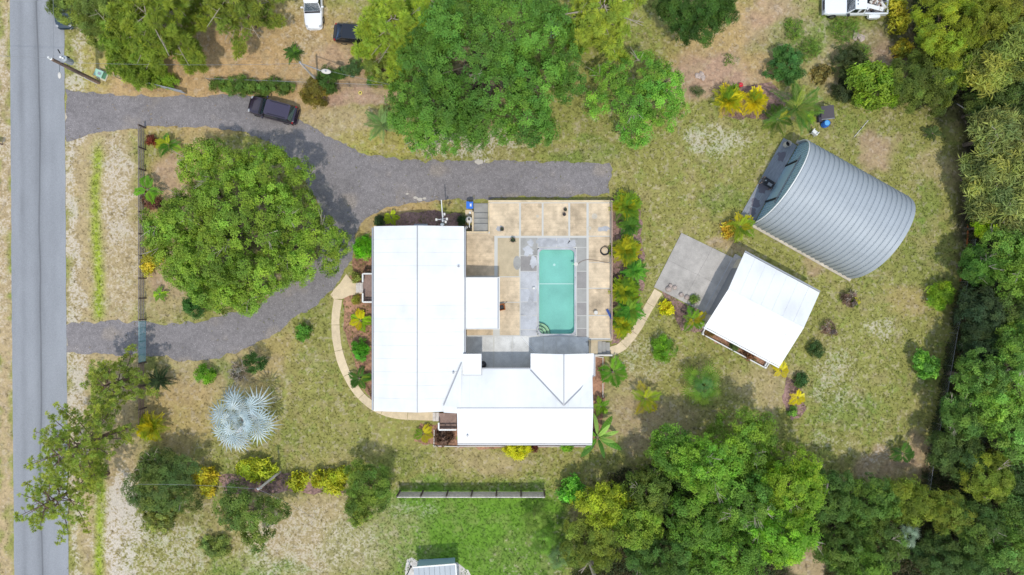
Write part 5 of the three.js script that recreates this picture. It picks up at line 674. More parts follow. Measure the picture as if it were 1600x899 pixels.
function tree(name, label, category, o) {
  const r = RNG(++seedN * 7919), blobs = o.b || autoBlobs(o.at[0], o.at[1], o.r, o.h, r, o.n), leaf = o.leaf || 'leaf', col = lin(o.col.map((c, i) => Math.min(250, c * [1.18, 1.15, 1.02][i] + [4, 4, 12][i]))), rs0 = o.rs || 0.95, dens = o.dens ?? 1, cw = [], crown = [], limbs = [], twigs = [];
  for (const [px, py, pr, h] of blobs) { const rm = pr / PPM * (1 - h * 0.75 / H), hc = Math.max(rm * 0.55, h - rm * 0.75); cw.push([P(px, py, hc), rm, Math.min(rm * 0.75, h * 0.55)]); }
  const mid = V(0, 0, 0); let tw = 0, hmax = 0; for (const [c, rm, ry] of cw) { mid.addScaledVector(c, rm); tw += rm; hmax = Math.max(hmax, c.y + ry); } mid.multiplyScalar(1 / tw);
  const base = o.base ? P(...o.base) : V(mid.x, 0, mid.z), g = thing(name, label, category, base, 0, o.group);
  const big = hmax > 2.6, tr = o.tr || clamp(hmax * 0.03, 0.03, 0.32), fork = V(base.x, hmax * (big ? 0.38 : 0.12), base.z);
  limbs.push(rod(base.clone().setY(-0.05), fork, tr * 1.3, tr * 0.9, 8));
  for (const [c, rm, ry] of cw) {
    const m = fork.clone().lerp(c, 0.5); m.y += 0.1 * rm; if (big) { limbs.push(rod(fork, m, tr * 0.6, tr * 0.4, 6), rod(m, c, tr * 0.4, tr * 0.18, 5)); } else limbs.push(rod(fork, c, tr * 0.6, tr * 0.3, 5));
    const rs = Math.min(rs0, rm * 0.62), k = Math.max(4, Math.round((big ? 1.9 : 3) * (rm / rs) ** 2)), ga = 2.39996;
    for (let i = 0; i < k; i++) {
      const y = 1 - (i + 0.5) / k * 1.25, a = i * ga + r() * 0.9, q = Math.sqrt(Math.max(0, 1 - y * y)), d = V(q * Math.cos(a), y, q * Math.sin(a)), kk = 0.6 + 0.62 * r();
      const s = V(c.x + d.x * (rm - rs * 0.7) * kk, c.y + d.y * ry * kk, c.z + d.z * (rm - rs * 0.7) * kk); if (s.y < 0.25) s.y = 0.25;
      let buried = false; for (const [c2, r2, ry2] of cw) if (c2 !== c) { const e = ((s.x - c2.x) ** 2 + (s.z - c2.z) ** 2) / (r2 * 0.75) ** 2 + ((s.y - c2.y) / (ry2 * 0.75)) ** 2; if (e < 1 && s.y < c2.y + ry2 * 0.4) buried = true; }
      if (buried) continue;
      const rr = rs * (0.62 + 0.62 * r()), tone = tint(col, r, o.var ?? 0.26, o.hue ?? 0.14), tc = [tone.r, tone.g, tone.b], n = Math.round(dens * (big ? 36 : 24) * (rr / 0.95) ** 2 * (leaf === 'small' ? 2.2 : leaf === 'strap' ? 0.7 : 1.2) + 3);
      if (big && i % 3 === 0) limbs.push(rod(c.clone().lerp(fork, 0.1), s, tr * 0.18, tr * 0.05, 4));
      const per = leaf === 'strap' || leaf === 'grass' ? 1 : 4, sp = leaf === 'small' ? 0.16 : 0.25;
      for (let j = 0; j < n / per * 1.1; j++) { // sprays of foliage, each a small puff of clumps
        const e = V(r() - 0.5, r() - 0.5, r() - 0.5).normalize().addScaledVector(d, 0.55).normalize(), w = rr * (0.4 + 0.68 * Math.sqrt(r())), sc = tint(tc, r, 0.24, o.hue2 ?? 0.12), sca = [sc.r, sc.g, sc.b];
        for (let i2 = 0; i2 < per; i2++) { const p = V(s.x + e.x * w + (r() - 0.5) * 2 * sp, s.y + e.y * w * 0.8 + (r() - 0.5) * sp, s.z + e.z * w + (r() - 0.5) * 2 * sp); if (p.y < 0.06) p.y = 0.06 + r() * 0.1; crown.push([p, e.clone().addScaledVector(up0, 0.15).normalize(), 0.6 + 0.42 * r(), tint(sca, r, 0.16, 0.06), r() * 6.283]); }
      }
      if (o.twig && r() < o.twig) { const t0 = V(s.x, s.y + rr * 0.2, s.z); for (let j = 0; j < 4; j++) { const t1 = t0.clone().add(V((r() - 0.5) * 1.7 + d.x, 0.35 + 0.6 * r(), (r() - 0.5) * 1.7 + d.z).multiplyScalar(rr * 0.95)); twigs.push(rod(t0, t1, 0.035, 0.012, 4)); const t2 = t1.clone().add(V((r() - 0.5), 0.2 * r(), (r() - 0.5)).multiplyScalar(0.7)); twigs.push(rod(t0.clone().lerp(t1, 0.6), t2, 0.02, 0.008, 4)); } }
    }
  }
  partW(big ? 'trunk' : 'stem', limbs, o.bark || M.bark, g); if (twigs.length) partW('bare_twigs', twigs, M.pale, g).userData.kind = 'stuff';
  nInst += crown.length; instances(big ? 'crown' : 'foliage', CL[leaf], crown, g); return g;
}
function pine(label, o) {
  const r = RNG(++seedN * 7919), b = P(...o.base), g = thing('pine_tree', label, 'pine tree', b, 0, o.group), tr = [], br = [], tufts = [], col = lin(o.col.map((c, i) => Math.min(250, c * [1.12, 1.12, 1.1][i] + [6, 6, 14][i])));
  const top = V(b.x + (r() - 0.5) * 0.6, o.h, b.z + (r() - 0.5) * 0.6), at = y => b.clone().lerp(top, y / o.h); tr.push(rod(b, at(o.h * 0.5), 0.24, 0.18, 9), rod(at(o.h * 0.5), at(o.h * 0.98), 0.18, 0.05, 8));
  for (let k = 0; k < o.n; k++) {
    const t = (k + 0.5) / o.n, y = lerp(o.lo, 0.97, t) * o.h, a = k * 2.39996 + r() * 0.9, L = o.R * (1 - 0.62 * t ** 1.5) * (0.65 + 0.5 * r()), d = V(Math.cos(a), 0.05 + 0.35 * t + 0.15 * (r() - 0.5), Math.sin(a)), s = at(y), e = s.clone().addScaledVector(d, L), m = s.clone().lerp(e, 0.55); m.y -= 0.08 * L; br.push(rod(s, m, 0.05, 0.035, 5), rod(m, e, 0.035, 0.015, 4));
    const nt = Math.max(3, Math.round(L * (o.td || 3))); for (let i = 0; i < nt; i++) { const f = 0.3 + 0.7 * (i + r()) / nt, sd = (i % 2 ? 1 : -1) * (0.2 + 0.9 * r()) * (1.15 - f) * Math.min(1.2, L * 0.5), c = (f < 0.55 ? s.clone().lerp(m, f / 0.55) : m.clone().lerp(e, (f - 0.55) / 0.45)), p = c.clone().add(V(-d.z * sd, 0.12 * r(), d.x * sd)); br.push(rod(c, p, 0.018, 0.01, 3)); const n2 = r() < 0.2 ? 2 : 1; for (let j = 0; j < n2; j++) tufts.push([p.clone().add(V((r() - 0.5) * 0.4 * j, 0.1 * r(), (r() - 0.5) * 0.4 * j)), V(d.x * 0.5 + (r() - 0.5) * 0.5, 1, d.z * 0.5 + (r() - 0.5) * 0.5).normalize(), (o.ts || 0.9) * (0.75 + 0.5 * r()), tint(col, r, 0.22, 0.14), r() * 6]); }
  }
  if (o.bare) for (let k = 0; k < o.bare; k++) { const a = r() * 6.283, y = o.h * (0.4 + 0.5 * r()), s = at(y), e = s.clone().add(V(Math.cos(a) * o.R * 0.8, 0.6 * r(), Math.sin(a) * o.R * 0.8)); br.push(rod(s, e, 0.05, 0.02, 4)); for (let j = 0; j < 3; j++) { const q = s.clone().lerp(e, 0.4 + 0.5 * r()); br.push(rod(q, q.clone().add(V((r() - 0.5) * 2, 0.3, (r() - 0.5) * 2)), 0.025, 0.01, 3)); } }
  partW('trunk', tr, M.pineBark, g); partW('branch', br, o.bare ? M.pale : M.pineBark, g); nInst += tufts.length; instances('needles', CL.tuft, tufts, g); return g;
}
// --- palms: each frond a mesh of its own
const frondCache = {};
function frond(kind, L, W, droop, seed) { // base at the origin, growing along +x; droop bends it down
  const key = [kind, L, W, droop, seed].join(); if (frondCache[key]) return frondCache[key];
  const r = RNG(seed + 11), v = [], put = (...q) => q.forEach(p => v.push(p.x, p.y, p.z)), arc = t => V(L * (t - 0.14 * droop * t * t * t), -droop * L * 0.42 * t * t + 0.06 * L * Math.sin(t * 3), 0);
  if (kind === 'pinnate') {
    const n = Math.round(9 + L * (L > 1.7 ? 9 : 7)); for (let k = 0; k < n; k++) { const t = 0.14 + 0.86 * k / (n - 1), p = arc(t), p2 = arc(Math.min(1, t + 0.03)), w = W * Math.sin(Math.min(1, 0.16 + t * 1.02) * Math.PI * 0.93) ** 0.7 * (0.85 + 0.3 * r()), tw = 0.07 * (0.6 + Math.min(L, 1.1) * 0.35) * (L > 1.7 ? 0.62 : 1); for (const s of [-1, 1]) { const tip = V(p.x + w * 0.72, p.y + 0.12 * w - 0.25 * w * droop, s * w), q = p.clone().lerp(tip, 0.45); q.y += 0.05 * w; put(p, tip, q.clone().add(V(tw, 0, 0)), p, q.clone().add(V(-tw * 0.4, 0, 0)), tip); } }
    for (let k = 0; k < 8; k++) { const a = arc(k / 8), b = arc((k + 1) / 8), w0 = 0.028 * (1 - k / 9), w1 = 0.028 * (1 - (k + 1) / 9); const o = V(0, 0.012, 0); put(a.clone().add(V(0, 0, -w0)), b.clone().add(V(0, 0, -w1)), b.clone().add(o).add(V(0, 0, w1)), a.clone().add(V(0, 0, -w0)), b.clone().add(o).add(V(0, 0, w1)), a.clone().add(o).add(V(0, 0, w0))); }
  } else if (kind === 'fan') { // stalk, then a pleated fan of long points
    const st = L * 0.58, c = V(st, 0.08 * L, 0), n = 13, R = L * 0.42, fo = -(1.15 - droop) * 1.5, cf = Math.cos(fo), sf = Math.sin(fo); put(V(0, 0, -0.035), c.clone().add(V(0, 0, -0.02)), c.clone().add(V(0, 0, 0.02)), V(0, 0, -0.035), c.clone().add(V(0, 0, 0.02)), V(0, 0, 0.035));
    for (let k = 0; k < n; k++) { const a = (k / (n - 1) - 0.5) * 4.3, da = 4.3 / n * 0.34, RR = R * (1 - 0.16 * Math.abs(a) / 2.15) * (0.92 + 0.16 * r()), at = (an, f, y) => { const bx = Math.cos(an) * RR * f, by = y - 0.45 * RR * f * f; return V(c.x + bx * cf - by * sf, c.y + bx * sf + by * cf, Math.sin(an) * RR * f); }; const i0 = at(a - da, 0.45, 0.0), i1 = at(a + da, 0.45, 0.0), mid = at(a, 0.5, 0.06 * R), tip = at(a, 1, 0); put(c, i0, mid, c, mid, i1, i0, tip, mid, mid, tip, i1); }
  } else { // banana: a broad blade on a rib, torn at the margin
    const n = 9; for (let k = 0; k < n; k++) { const t0 = 0.16 + 0.84 * k / n, t1 = 0.16 + 0.84 * (k + 0.94) / n, w = t => W * Math.sin(Math.min(1, 0.1 + 0.92 * ((t - 0.16) / 0.84)) * Math.PI) ** 0.55, a = arc(t0), b = arc(t1); for (const s of [-1, 1]) { const e0 = V(a.x, a.y - 0.2 * w(t0) + 0.04 * r(), s * w(t0)), e1 = V(b.x, b.y - 0.2 * w(t1) - 0.03 * r(), s * w(t1)); put(a, b, e1, a, e1, e0); } }
    const h = arc(0.18); put(V(0, 0, -0.04), h.clone().add(V(0, 0, -0.03)), h.clone().add(V(0, 0, 0.03)), V(0, 0, -0.04), h.clone().add(V(0, 0, 0.03)), V(0, 0, 0.04)); for (let k = 0; k < 6; k++) { const a = arc(0.16 + k * 0.14), b = arc(0.3 + k * 0.14), o = V(0, 0.03, 0); put(a.clone().add(o).add(V(0, 0, -0.03)), b.clone().add(o).add(V(0, 0, -0.02)), b.clone().add(o).add(V(0, 0, 0.02)), a.clone().add(o).add(V(0, 0, -0.03)), b.clone().add(o).add(V(0, 0, 0.02)), a.clone().add(o).add(V(0, 0, 0.03))); }
  }
  const g = new THREE.BufferGeometry(); g.setAttribute('position', new THREE.Float32BufferAttribute(v, 3)); g.computeVertexNormals(); return frondCache[key] = muv(g);
}
const frondMats = {};
const fMat = (c, k) => frondMats[c.join() + k] ||= new THREE.MeshPhysicalMaterial({ color: new THREE.Color().setRGB(...lin(c).map(q => clamp(q * (0.8 + 0.2 * k), 0, 0.85))), roughness: 0.6, transmission: 0.25, thickness: 0, specularIntensity: 0.4, side: THREE.DoubleSide });
function palm(label, px, py, r, o) { // px, py, r as seen in the photograph
  const rd = RNG(++seedN * 7919), h = o.h ?? 0.4, hc = h + 0.3, c = P(px, py, hc), rm = r / PPM * (1 - hc / H), g = thing(o.name || 'palm', label, o.cat || 'palm', V(c.x, 0, c.z), 0, o.group), kind = o.kind || 'pinnate', Ls = [];
  const tr = o.tr || Math.min(0.18, 0.05 + rm * 0.05); part('trunk', kind === 'pinnate' && o.n > 14 ? Array.from({ length: 5 }, (_, k) => rod(V(0.25 * Math.cos(k * 1.26), 0, 0.25 * Math.sin(k * 1.26)), V(0.1 * Math.cos(k * 1.26), h + 0.2, 0.1 * Math.sin(k * 1.26)), 0.05, 0.04, 6)) : [rod(V(0, 0, 0), V(0, h + 0.1, 0), tr * 1.2, tr, 9), new THREE.SphereGeometry(tr * 1.25, 8, 6).translate(0, h + 0.08, 0)], o.bark || M.bark, g);
  for (let k = 0; k < o.n; k++) {
    const f = o.n < 9 ? 0.75 + 0.25 * rd() : k / (o.n - 1), dr = kind === 'banana' ? 0.7 : lerp(0.5, 1.15, f), L = Math.round((rm * lerp(o.l0 ?? 0.75, 1.12, f) * (0.9 + 0.2 * rd()) + 0.05) * 5) / 5 || 0.4, W = kind === 'banana' ? Math.max(0.16, L * 0.1) : Math.max(0.2, L * (o.w || 0.3));
    const m = new THREE.Mesh(frond(kind, L, Math.round(W * 10) / 10, Math.round(dr * 3) / 3, k % 3), fMat(o.cols[Math.min(o.cols.length - 1, Math.floor(o.inner ? f * o.cols.length * 0.999 : rd() * o.cols.length))], k % 3));
    m.name = kind === 'banana' ? 'leaf' : 'frond'; m.castShadow = m.receiveShadow = true; m.position.set(0, h + 0.12, 0); const az = o.az ? o.az[k % o.az.length] : k * 2.39996 + rd() * 0.5, el = lerp(o.e0 ?? 1.05, o.e1 ?? 0.12, f) + (rd() - 0.5) * 0.2; m.rotation.set((rd() - 0.5) * (kind === 'fan' ? 0.9 : 0.5), -az, el, 'YZX'); g.add(m);
  }
  return g;
}

// --- the two great trees of the yard
tree('oak_tree', 'wide spreading yellow-green oak inside the driveway loop', 'tree', { base: [398, 372], col: [120, 150, 46], leaf: 'leaf', rs: 1.25, dens: 1.15, twig: 0.12, tr: 0.34, hue: 0.1, b: [[385, 340, 78, 8.6], [318, 247, 34, 6.2], [310, 268, 28, 5.8], [350, 275, 40, 7.2], [420, 270, 44, 7.2], [460, 285, 34, 6.2], [292, 312, 24, 5.6], [262, 348, 34, 5.4], [300, 340, 42, 7], [268, 390, 36, 5.8], [330, 400, 50, 7.6], [300, 425, 34, 5.8], [350, 455, 40, 6], [390, 465, 32, 5.4], [410, 420, 48, 7], [450, 340, 46, 7.2], [478, 345, 34, 5.8], [500, 375, 40, 6], [520, 400, 30, 5], [470, 405, 42, 6.4], [440, 450, 0.1, 5]].slice(0, 20) });
tree('oak_tree', 'huge dense deep green oak at the top centre north of the driveway', 'tree', { base: [762, 140], col: [94, 136, 46], leaf: 'leaf', rs: 1.4, dens: 1.15, twig: 0.08, tr: 0.38, hue: 0.12, b: [[745, 95, 80, 10.5], [660, 110, 44, 8], [640, 150, 36, 7], [655, 195, 42, 7], [690, 175, 50, 8.6], [720, 40, 52, 9.2], [790, 30, 52, 9.2], [850, 60, 48, 8.6], [875, 105, 40, 7.6], [840, 130, 50, 8.8], [885, 130, 28, 6.2], [770, 170, 56, 9], [820, 180, 44, 7.6], [730, 195, 36, 7], [700, 210, 28, 6], [665, 222, 22, 5.2], [845, 205, 26, 5.6], [735, 20, 50, 8.4], [850, 20, 30, 7], [680, 70, 40, 7.6]] });
tree('broadleaf_tree', 'bright green loose-leaved tree right of the huge dense oak', 'tree', { col: [112, 158, 54], leaf: 'leaf', rs: 0.8, dens: 0.7, twig: 0.1, b: [[990, 160, 34, 6], [960, 125, 32, 5.4], [1010, 120, 34, 5.6], [1042, 125, 24, 5], [1050, 155, 22, 4.8], [1020, 165, 30, 5.4], [935, 155, 26, 4.6], [1000, 195, 32, 5], [1035, 185, 20, 4.4], [985, 215, 16, 4]] });
// --- the north edge
tree('broadleaf_tree', 'tall dense dark green tree cut by the top edge right of centre', 'tree', { at: [1092, 8], r: 62, h: 7.5, col: [66, 100, 30], leaf: 'fine', rs: 0.9, twig: 0.02 });
pine('lime-green pine with bare pale branches at the top left above the hedge', { base: [300, 72], h: 8.5, R: 5.2, n: 30, lo: 0.3, td: 5, ts: 1.2, col: [134, 150, 44], bare: 8 });
pine('second lime-green pine to the right in the top left thicket', { base: [400, 40], h: 8, R: 4.2, n: 24, lo: 0.35, td: 4.2, ts: 1.15, col: [128, 142, 46], bare: 7 });
pine('lime-green low pine at the left side of the top left thicket', { base: [235, 90], h: 6, R: 3.6, n: 26, lo: 0.25, td: 5, ts: 1.15, col: [126, 148, 44], bare: 2 });
tree('broadleaf_tree', 'grey-green fine-leaved tree overhanging the road in the top left corner', 'tree', { b: [[150, 22, 36, 5.6], [112, 8, 30, 5], [185, 28, 34, 5.4], [160, 55, 22, 4.2], [205, 10, 36, 5.8], [135, 38, 16, 4]], col: [112, 132, 56], leaf: 'fine', rs: 0.8, dens: 0.95, twig: 0.06 });
pine('bright lime pine spreading over the black hatchback', { base: [628, 74], h: 7.0, R: 4.2, n: 28, lo: 0.3, td: 5, ts: 1.25, col: [150, 170, 50], bare: 7 });
pine('small lime pine with grey bare branches left of the huge dense oak', { base: [690, 50], h: 7.5, R: 3.8, n: 18, lo: 0.4, td: 3, ts: 1.1, col: [150, 172, 44], bare: 10 });
pine('airy lime-green pine between the huge oak and the dark green tree at the top', { base: [925, 62], h: 8.2, R: 4.8, n: 30, lo: 0.35, td: 4.2, ts: 1.2, col: [154, 170, 56], bare: 9 });
tree('shrub', 'loose yellow-green shrub below the lime pine left of the huge oak', 'shrub', { at: [600, 108], r: 30, h: 1.4, col: [126, 146, 60], leaf: 'small', rs: 0.6, dens: 0.5 });
// --- north-east corner
tree('broadleaf_tree', 'bright lime-green bushy tree right of the old tyres', 'tree', { at: [1364, 135], r: 40, h: 3.6, col: [124, 156, 40], leaf: 'big', rs: 0.75, dens: 1 });
tree('broadleaf_tree', 'olive-green fine tree just right of the lime-green bushy tree', 'tree', { at: [1438, 125], r: 52, h: 4.4, col: [98, 118, 44], leaf: 'fine', rs: 0.8, dens: 0.9, twig: 0.05 });
tree('broadleaf_tree', 'wide yellow-green tree at the top right right of the pickup', 'tree', { at: [1482, 38], r: 66, h: 6.2, col: [128, 146, 36], leaf: 'fine', rs: 0.95, twig: 0.04 });
tree('shrub', 'dark blue-green shrub left of the old tyres', 'shrub', { at: [1228, 104], r: 29, h: 2, col: [76, 120, 50], leaf: 'small', rs: 0.6 });
tree('shrub', 'dark scrubby shrub just above the lime-green bushy tree', 'shrub', { at: [1325, 100], r: 26, h: 1.8, col: [70, 86, 40], leaf: 'small', rs: 0.6, dens: 0.8 });
tree('shrub', 'dark shaded shrub just left of the lime-green bushy tree', 'shrub', { at: [1318, 142], r: 18, h: 1.6, col: [64, 78, 38], leaf: 'small', rs: 0.5, dens: 0.8 });
tree('croton', 'tall yellow croton behind the tail of the pickup', 'shrub', { b: [[1400, 12, 13, 1.6], [1403, 38, 13, 1.4]], col: [164, 166, 40], leaf: 'big', rs: 0.5 });
tree('croton', 'smaller yellow croton on bare earth below the pickup tail', 'shrub', { at: [1408, 75], r: 11, h: 1, col: [160, 156, 44], leaf: 'big', rs: 0.4 });
tree('croton', 'small orange croton left of the old tyres', 'shrub', { at: [1281, 116], r: 11, h: 0.9, col: [124, 116, 60], leaf: 'big', rs: 0.4 });
for (const [x, y, r, l] of [[1240, 45, 18, 'ragged green weed clump left of the pickup front'], [1320, 48, 24, 'ragged green weed clump under the pickup'], [1345, 82, 16, 'ragged green weed clump below the rubble'], [1264, 78, 20, 'ragged green weed clump above the dark blue-green shrub'], [1140, 95, 10, 'small weed clump on the bare earth above the yellow crotons']]) tree('weed_clump', l, 'weeds', { at: [x, y], r, h: 0.55, col: [104, 136, 48], leaf: 'grass', rs: 0.4, dens: 0.9, n: 6 });
palm('small spiky dark palm on bare earth left of the yellow crotons', 1090, 143, 12, { n: 14, kind: 'fan', h: 0.3, cols: [[70, 96, 42], [86, 110, 50]] });
palm('left one of two big yellow crotons-like palms north of the garage lawn', 1139, 156, 25, { n: 30, h: 0.9, w: 0.34, cols: [[214, 196, 24], [170, 178, 30], [110, 146, 34], [226, 206, 40]], e0: 1.2, e1: 0.25 });
palm('right one of two big yellow palms north of the garage lawn', 1180, 158, 22, { n: 28, h: 0.9, w: 0.34, cols: [[222, 200, 24], [196, 184, 30], [130, 150, 34], [222, 208, 40]], e0: 1.2, e1: 0.25 });
palm('large loose green palm by the north corner of the arched hall', 1246, 168, 44, { n: 17, h: 2.2, w: 0.2, cols: [[92, 136, 56], [106, 142, 56], [150, 166, 66]], e1: 0.1 });
palm('low yellow-tipped palm touching the north corner of the arched hall', 1216, 186, 24, { n: 8, h: 0.5, w: 0.3, cols: [[190, 178, 50], [110, 140, 40], [90, 120, 40]] });
palm('small yellow-green bushy palm left of the blue barrel', 1262, 184, 13, { n: 14, h: 0.5, cols: [[170, 196, 30], [140, 170, 40]] });
palm('tiny dark palm with its shadow on the lawn north-east of the arched hall', 1459, 208, 13, { n: 8, h: 0.5, cols: [[70, 92, 44], [84, 104, 50]] });
// --- hedge and bushes along the upper driveway
tree('hedge', 'low dark green hedge along the fence above the purple SUV', 'hedge', { b: [[340, 134, 11, 1], [358, 136, 12, 1.1], [378, 134, 14, 1.2], [396, 136, 13, 1.1], [412, 140, 12, 1], [428, 134, 11, 1], [446, 138, 10, 0.9]], col: [92, 122, 44], leaf: 'small', rs: 0.5 });
tree('vine', 'green vine mat over the fence corner by the pale gate', 'vine', { b: [[205, 100, 18, 1.6], [222, 88, 16, 1.4], [250, 118, 18, 1.2], [240, 128, 12, 1], [268, 128, 10, 0.9], [200, 118, 10, 1.4]], col: [120, 150, 36], leaf: 'small', rs: 0.55 });
tree('shrub', 'round brownish-olive clipped bush below the yard lamp pole', 'shrub', { b: [[494, 145, 21, 1.6]], col: [112, 106, 34], leaf: 'small', rs: 0.45, dens: 1.3, hue: 0.06 });
tree('shrub', 'round dark green clipped bush under the yard lamp', 'shrub', { b: [[514, 126, 19, 1.8]], col: [72, 104, 32], leaf: 'small', rs: 0.45, dens: 1.3 });
palm('cycad-like green palm on the dry grass north of the hedge', 458, 82, 15, { n: 20, h: 0.3, w: 0.18, cols: [[86, 124, 44], [98, 138, 48], [70, 106, 40]], e0: 0.9 });
palm('blue-green airy palm at the lower left edge of the huge oak', 597, 194, 30, { n: 16, h: 1.6, w: 0.24, cols: [[130, 162, 96], [118, 156, 84], [146, 172, 100]] });
for (const [x, y, r, l, c] of [[540, 112, 9, 'small bluish-green tuft right of the yard lamp', [84, 116, 66]], [557, 104, 10, 'small dark green tuft above the reddish mulch', [80, 106, 52]], [581, 127, 6, 'tiny green tuft on the reddish mulch by the oak', [90, 140, 50]], [622, 135, 9, 'small yellow-green tuft at the left rim of the huge oak', [170, 180, 50]]]) tree('shrub', l, 'shrub', { at: [x, y], r, h: 0.6, col: c, leaf: 'small', rs: 0.3 });
// --- the row east of the pool deck
const row = 'palms planted along the east side of the pool deck';
palm('big yellow-tipped palm at the north end of the row east of the deck', 980, 322, 25, { n: 32, h: 0.8, w: 0.34, cols: [[140, 168, 40], [180, 182, 36], [104, 146, 44], [120, 156, 44]], group: row, e0: 1.2 });
palm('dark green smaller palm second from the north in the row east of the deck', 984, 352, 18, { n: 20, h: 0.6, cols: [[74, 118, 42], [90, 132, 44], [110, 150, 48]], group: row });
palm('golden yellow palm third from the north in the row east of the deck', 978, 391, 25, { n: 32, h: 0.9, w: 0.34, cols: [[190, 184, 32], [160, 172, 40], [120, 152, 40], [190, 188, 40]], group: row, e0: 1.2 });
palm('clear bright green palm in the middle of the row east of the deck', 992, 424, 20, { n: 24, h: 0.8, w: 0.24, cols: [[104, 168, 52], [86, 148, 46], [126, 182, 60]], group: row, e0: 1.1 });
palm('dense yellow-green palm below the bright green one in the row east of the deck', 977, 455, 24, { n: 32, h: 0.9, w: 0.34, cols: [[136, 164, 36], [170, 178, 34], [100, 140, 40]], group: row, e0: 1.2 });
palm('long-fronded green palm leaning over the garden walk in the row east of the deck', 985, 485, 24, { n: 18, h: 1.0, cols: [[84, 150, 44], [100, 160, 50], [130, 164, 50]], group: row });
palm('golden palm at the south end of the row east of the deck', 973, 507, 20, { n: 26, h: 0.6, w: 0.34, cols: [[180, 182, 32], [146, 168, 36], [110, 146, 40]], group: row, e0: 1.2 });
// --- beds round the house
palm('small golden palm in the west bed of the house', 563, 501, 17, { n: 8, h: 0.4, w: 0.36, cols: [[200, 196, 24], [150, 190, 34], [212, 194, 24]] });
tree('shrub', 'rounded bright green shrub in the middle of the west bed', 'shrub', { b: [[563, 548, 15, 1.4]], col: [88, 160, 34], leaf: 'small', rs: 0.4 });
palm('small dark green palm at the south end of the west bed', 561, 592, 17, { n: 7, h: 0.4, w: 0.36, cols: [[84, 130, 36], [130, 160, 40], [70, 110, 36]] });
tree('shrub', 'vivid green shrub by the north-west corner of the house', 'shrub', { b: [[567, 389, 15, 1.3]], col: [110, 180, 24], leaf: 'fine', rs: 0.4 });
tree('shrub', 'small yellow-green shrub beside the porch steps, south side', 'shrub', { at: [556, 468], r: 6, h: 0.7, col: [150, 150, 50], leaf: 'small', rs: 0.25 });
tree('shrub', 'small green shrub beside the porch steps, north side', 'shrub', { at: [557, 434], r: 6, h: 0.7, col: [130, 140, 60], leaf: 'small', rs: 0.25 });
palm('small yellow-green palm in the north bed of the house', 611, 340, 11, { n: 7, h: 0.5, w: 0.4, cols: [[180, 196, 40], [140, 170, 44]] });
tree('shrub', 'small dark shrub at the west end of the north bed', 'shrub', { at: [592, 346], r: 6, h: 0.6, col: [60, 84, 36], leaf: 'small', rs: 0.25 });
tree('shrub', 'dark green shrub between the antenna and the filter tank', 'shrub', { at: [721, 345], r: 6, h: 0.7, col: [56, 84, 36], leaf: 'small', rs: 0.25 });
palm('small yellow palm beside the small plank porch', 661, 678, 14, { n: 6, h: 0.3, w: 0.4, cols: [[190, 180, 40], [120, 150, 40]] });
tree('croton', 'dark reddish croton by the south wall of the house', 'shrub', { at: [694, 683], r: 11, h: 0.9, col: [92, 72, 56], leaf: 'big', rs: 0.4 });
tree('shrub', 'bright yellow-lime mound at the south wall of the house', 'shrub', { b: [[809, 701, 13, 1], [798, 700, 9, 0.9], [820, 700, 9, 0.9], [809, 706, 10, 0.8]], col: [190, 194, 30], leaf: 'small', rs: 0.35, dens: 1.4, hue: 0.05 });
tree('croton', 'tiny red croton right of the yellow-lime mound', 'shrub', { at: [835, 700], r: 4, h: 0.5, col: [110, 60, 46], leaf: 'small', rs: 0.2 });
tree('shrub', 'small green mound near the south-east corner of the house', 'shrub', { b: [[886, 698, 8, 0.7]], col: [120, 170, 40], leaf: 'small', rs: 0.3 });
palm('tall banana plant at the south-east corner of the house', 934, 684, 42, { name: 'banana_plant', cat: 'banana plant', n: 11, kind: 'banana', h: 2.4, cols: [[104, 156, 44], [150, 186, 84], [80, 130, 40]], e0: 1.0, e1: -0.1 });
palm('slim green palm along the east gable of the house', 939, 636, 16, { n: 9, h: 0.9, cols: [[130, 170, 40], [100, 150, 40]] });
palm('small four-fronded green palm east of the house near the garden steps', 958, 582, 21, { n: 6, h: 0.6, w: 0.4, cols: [[96, 150, 40], [120, 168, 48]] });
palm('yellow-green palm on the lawn east of the house gable', 1009, 624, 25, { n: 9, h: 0.9, w: 0.36, cols: [[170, 180, 44], [196, 184, 50], [140, 164, 44]] });
palm('large round green fan palm on the lawn south of the garage', 1097, 601, 37, { n: 26, l0: 0.6, kind: 'fan', h: 1.6, inner: 1, e0: 1.3, e1: 0.0, cols: [[96, 142, 76], [100, 146, 60], [112, 154, 52], [128, 162, 50]] });
tree('shrub', 'bright green shrub by the bend of the garden walk', 'shrub', { b: [[1035, 548, 15, 1.3], [1031, 538, 12, 1.2]], col: [110, 156, 34], leaf: 'fine', rs: 0.4 });
palm('green and yellow palm at the west corner of the garage', 1084, 500, 21, { n: 9, h: 0.9, w: 0.36, cols: [[100, 156, 40], [120, 160, 40], [190, 180, 40]] });
tree('croton', 'small bright yellow croton where the garden walk meets the pad', 'shrub', { at: [1042, 482], r: 8, h: 0.7, col: [206, 200, 30], leaf: 'big', rs: 0.3 });
tree('shrub', 'small green plant on the corner of the concrete pad', 'shrub', { at: [1084, 468], r: 6, h: 0.5, col: [110, 140, 60], leaf: 'small', rs: 0.25 });
palm('yellow palm at the south corner of the arched hall', 1158, 354, 23, { n: 12, h: 0.8, w: 0.36, cols: [[196, 186, 40], [150, 170, 44], [120, 150, 40]] });
tree('croton', 'orange-tinged croton left of the yellow palm by the arched hall', 'shrub', { at: [1138, 359], r: 10, h: 0.8, col: [190, 160, 50], leaf: 'big', rs: 0.35 });
tree('croton', 'small rusty croton in the white-framed bed behind the garage, east end', 'shrub', { at: [1172, 551], r: 8, h: 0.6, col: [118, 84, 56], leaf: 'big', rs: 0.3 });
